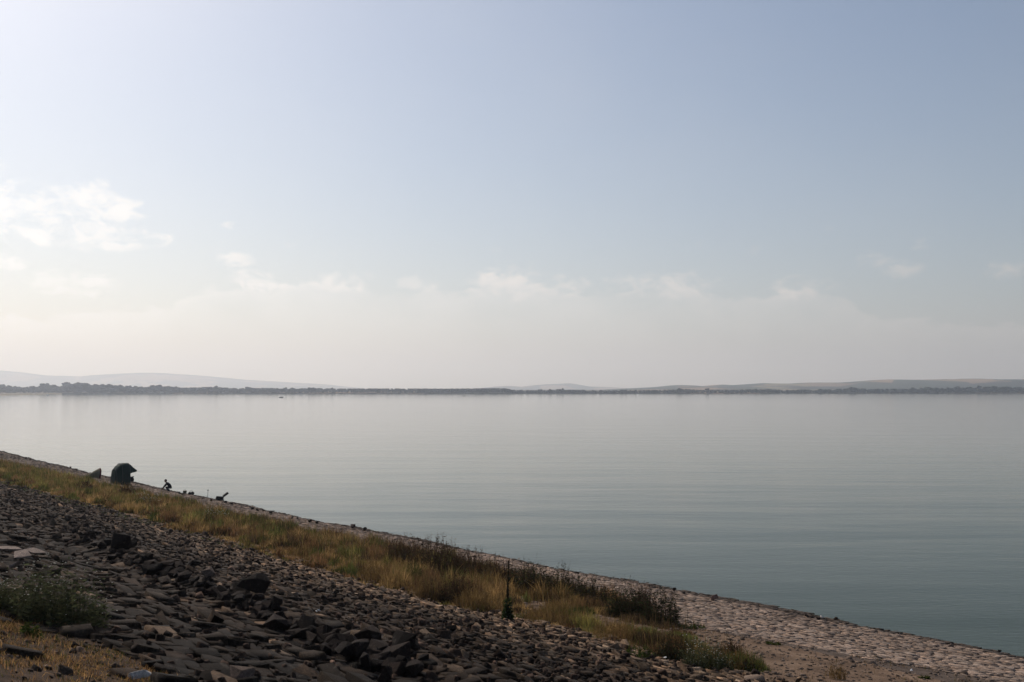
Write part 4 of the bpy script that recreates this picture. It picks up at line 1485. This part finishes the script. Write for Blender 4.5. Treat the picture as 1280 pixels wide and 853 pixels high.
def crown_geo(r, lumps, conic=0.0, sub=2):
    V, T, b = [], [], 0
    bm0 = bmesh.new()
    bmesh.ops.create_icosphere(bm0, subdivisions=sub, radius=1.0)
    base_v = np.array([v.co[:] for v in bm0.verts])
    base_t = np.array([[v.index for v in f.verts] for f in bm0.faces])
    bm0.free()
    for k in range(lumps):
        a = r.uniform(0, 6.28)
        zz = r.uniform(.28, .85)
        rr_ = (.34 * (1 - conic * zz)) * math.sqrt(r.uniform(0, 1))
        sz = r.uniform(.14, .26) * (1.1 - .3 * zz)
        n_ = base_v * (1 + r.normal(0, .16, (len(base_v), 1)))
        V.append(n_ * np.array([sz, sz, sz * r.uniform(.7, 1.0)]) + np.array([math.cos(a) * rr_, math.sin(a) * rr_, zz]))
        T.append(base_t + b)
        b += len(base_v)
    return np.concatenate(V), np.concatenate(T)


crowns, trunks = [], []
for k in range(8):
    r = np.random.default_rng(60 + k)
    V, T = crown_geo(r, 9, 0.2 * (k % 3))
    me = mesh_np('crown', V, [T])
    me.materials.append(TREE)
    crowns.append(me)
    bm = bmesh.new()
    tube(bm, [(0, 0, -.03), (0.01, 0, .25), (0, 0.01, .6)], [.035, .026, .012])
    for j in range(3):
        a = j * 2.1 + k
        tube(bm, [(0, 0, .25 + .08 * j), (math.cos(a) * .2, math.sin(a) * .2, .5 + .08 * j)], [.015, .006], 5)
    bm.normal_update()
    me = bpy.data.meshes.new('trunk')
    bm.to_mesh(me)
    bm.free()
    me.materials.append(BARK)
    trunks.append(me)


def far_tree(px, extra, height, widen, label, group, parts=True):
    x, y = far_xy(px, extra)
    o = bpy.data.objects.new('tree', None)
    COL.objects.link(o)
    o.location = (float(x), float(y), 0.7)
    o.rotation_euler = (0, 0, r5.uniform(0, 6.28))
    o.scale = (height * widen, height * widen, height)
    o.empty_display_size = .2
    tag(o, label, 'tree', group)
    j = r5.integers(8)
    link('crown', crowns[j], None, o)
    link('trunk', trunks[j], None, o)
    return o


# treetop heights (photo rows) along the far shore
TOP_X = np.array([-200, 0, 25, 52, 56, 70, 78, 84, 100, 120, 130, 155, 180, 200, 206, 215, 222, 245, 262, 285, 300, 330, 345, 400, 420, 480, 560, 630, 640, 660, 700, 740, 780, 820, 860, 885, 905, 930, 960, 990, 1040, 1070, 1090, 1120, 1145, 1160, 1175, 1225, 1235, 1260, 1280, 1500])
TOP_Y = np.array([481, 481, 483.5, 482, 479.5, 480.5, 483.5, 477.5, 478.5, 480.5, 480, 482.5, 483, 481, 483.5, 482.5, 484, 483, 482.5, 483.5, 484.5, 484, 484.5, 484.5, 485.2, 485, 485.2, 484.5, 487, 487.5, 486, 487.5, 487, 487, 485.5, 486, 487, 486, 485.5, 487, 485.5, 484, 485.5, 485.5, 484, 482.5, 484.5, 483, 481.5, 481.5, 482.5, 483])
groups = [(-60, 50, 'tree of the even wood at the left end of the far shore', 'trees behind the white boats', 28),
          (50, 80, 'tree in the rounded clump above the white cabin boat', 'trees of the rounded clump', 8),
          (80, 130, 'tree in the tallest clump of the left far shore', 'trees of the tallest clump', 15),
          (130, 210, 'tree in the lower wood right of the tallest far clump', 'trees right of the tallest clump', 22),
          (210, 300, 'tree in the broken row left of the rowing boat', 'trees of the broken row', 26),
          (300, 420, 'tree on the far shore behind the rowing boat', 'trees behind the rowing boat', 30),
          (640, 760, 'tree on the far shore below the hazy middle hill', 'trees below the middle hill', 22),
          (760, 880, 'tree on the far shore right of the hazy middle hill', 'trees right of the middle hill', 20),
          (880, 1060, 'dark tree on the far shore below the lower tan fields', 'trees below the lower fields', 32),
          (1060, 1170, 'dark tree on the far shore below the biggest tan field', 'trees below the biggest field', 22),
          (1170, 1350, 'dark tree at the right end of the far shore', 'trees of the right end', 32)]
for x0_, x1_, lab, grp, cnt in groups:
    for k in range(cnt):
        px = x0_ + (x1_ - x0_) * (k + r5.uniform(.1, .9)) / cnt
        ex = r5.uniform(30, 110)
        yy = float(shore_y(px)) + ex
        hpx = HORIZON - np.interp(px, TOP_X, TOP_Y)
        hm = (hpx * yy / F_PX + CAM_H) * (1.0 if x0_ < 200 else r5.uniform(.6, 1.08)) * r5.uniform(.84, 1.04)
        wd_ = r5.uniform(.9, 1.4)
        far_tree(px, ex, hm, wd_, ('low ' if hm < 11 else 'tall ' if hm > 17 else '') + ('slim ' if wd_ < 1.05 else 'spreading ' if wd_ > 1.25 else 'rounded ') + lab, grp)

# the far woods behind them, which read as one mass
VV, TT, b = [], [], 0
lump_v, lump_t = crown_geo(np.random.default_rng(77), 4, 0.0, 1)
for k in range(2400):
    px = r5.uniform(-500, 1700)
    ex = r5.uniform(60, 260)
    yy = float(shore_y(px)) + ex
    hpx = HORIZON - np.interp(px, TOP_X, TOP_Y)
    hm = max(5.0, hpx * yy / F_PX + CAM_H) * (r5.uniform(.72, .98) if px < 420 else r5.uniform(.9, 1.0) if px < 640 else r5.uniform(.6, .95))
    x, y = far_xy(px, ex)
    th = r5.uniform(0, 6.28)
    Rm = np.array([[math.cos(th), -math.sin(th), 0], [math.sin(th), math.cos(th), 0], [0, 0, 1]])
    g = (lump_v * np.array([2.2, 1.6, 1])) @ Rm.T * hm
    g[:, 2] = g[:, 2] * 1.12 - hm * .12
    VV.append(g + np.array([float(x), float(y), .5]))
    TT.append(lump_t + b)
    b += len(lump_v)
tag(link('far_wood', mesh_np('far_wood', np.concatenate(VV), [np.concatenate(TT)]), TREE), 'continuous dark wood behind the trees of the far shore', 'wood', kind='stuff')


# ------------------------------------------------------------------ the hazy air
HB = (-19500, 19500, -2200, 19500, -4.0, 420.0)
hv = [(x, y, z) for z in HB[4:] for y in HB[2:4] for x in HB[:2]]
hf = np.array([[0, 2, 3, 1], [4, 5, 7, 6], [0, 1, 5, 4], [2, 6, 7, 3], [0, 4, 6, 2], [1, 3, 7, 5]])
hm = bpy.data.materials.new('hazy air')
hm.use_nodes = True
ht = NT(hm.node_tree)
ho = ht.n('ShaderNodeOutputMaterial')
pv = ht.n('ShaderNodeVolumePrincipled')
pv.inputs['Color'].default_value = (0.78, 0.86, 1.0, 1)
pv.inputs['Absorption Color'].default_value = (1, 1, 1, 1)   # scattering only: blue over short paths, white over long ones
pv.inputs['Density'].default_value = 2.15e-4
pv.inputs['Anisotropy'].default_value = 0.5
ht.t.links.new(pv.outputs[0], ho.inputs['Volume'])
haze = link('haze', mesh_np('haze', hv, [hf]), hm)
tag(haze, kind='stuff', label='pale summer haze over the whole lake')
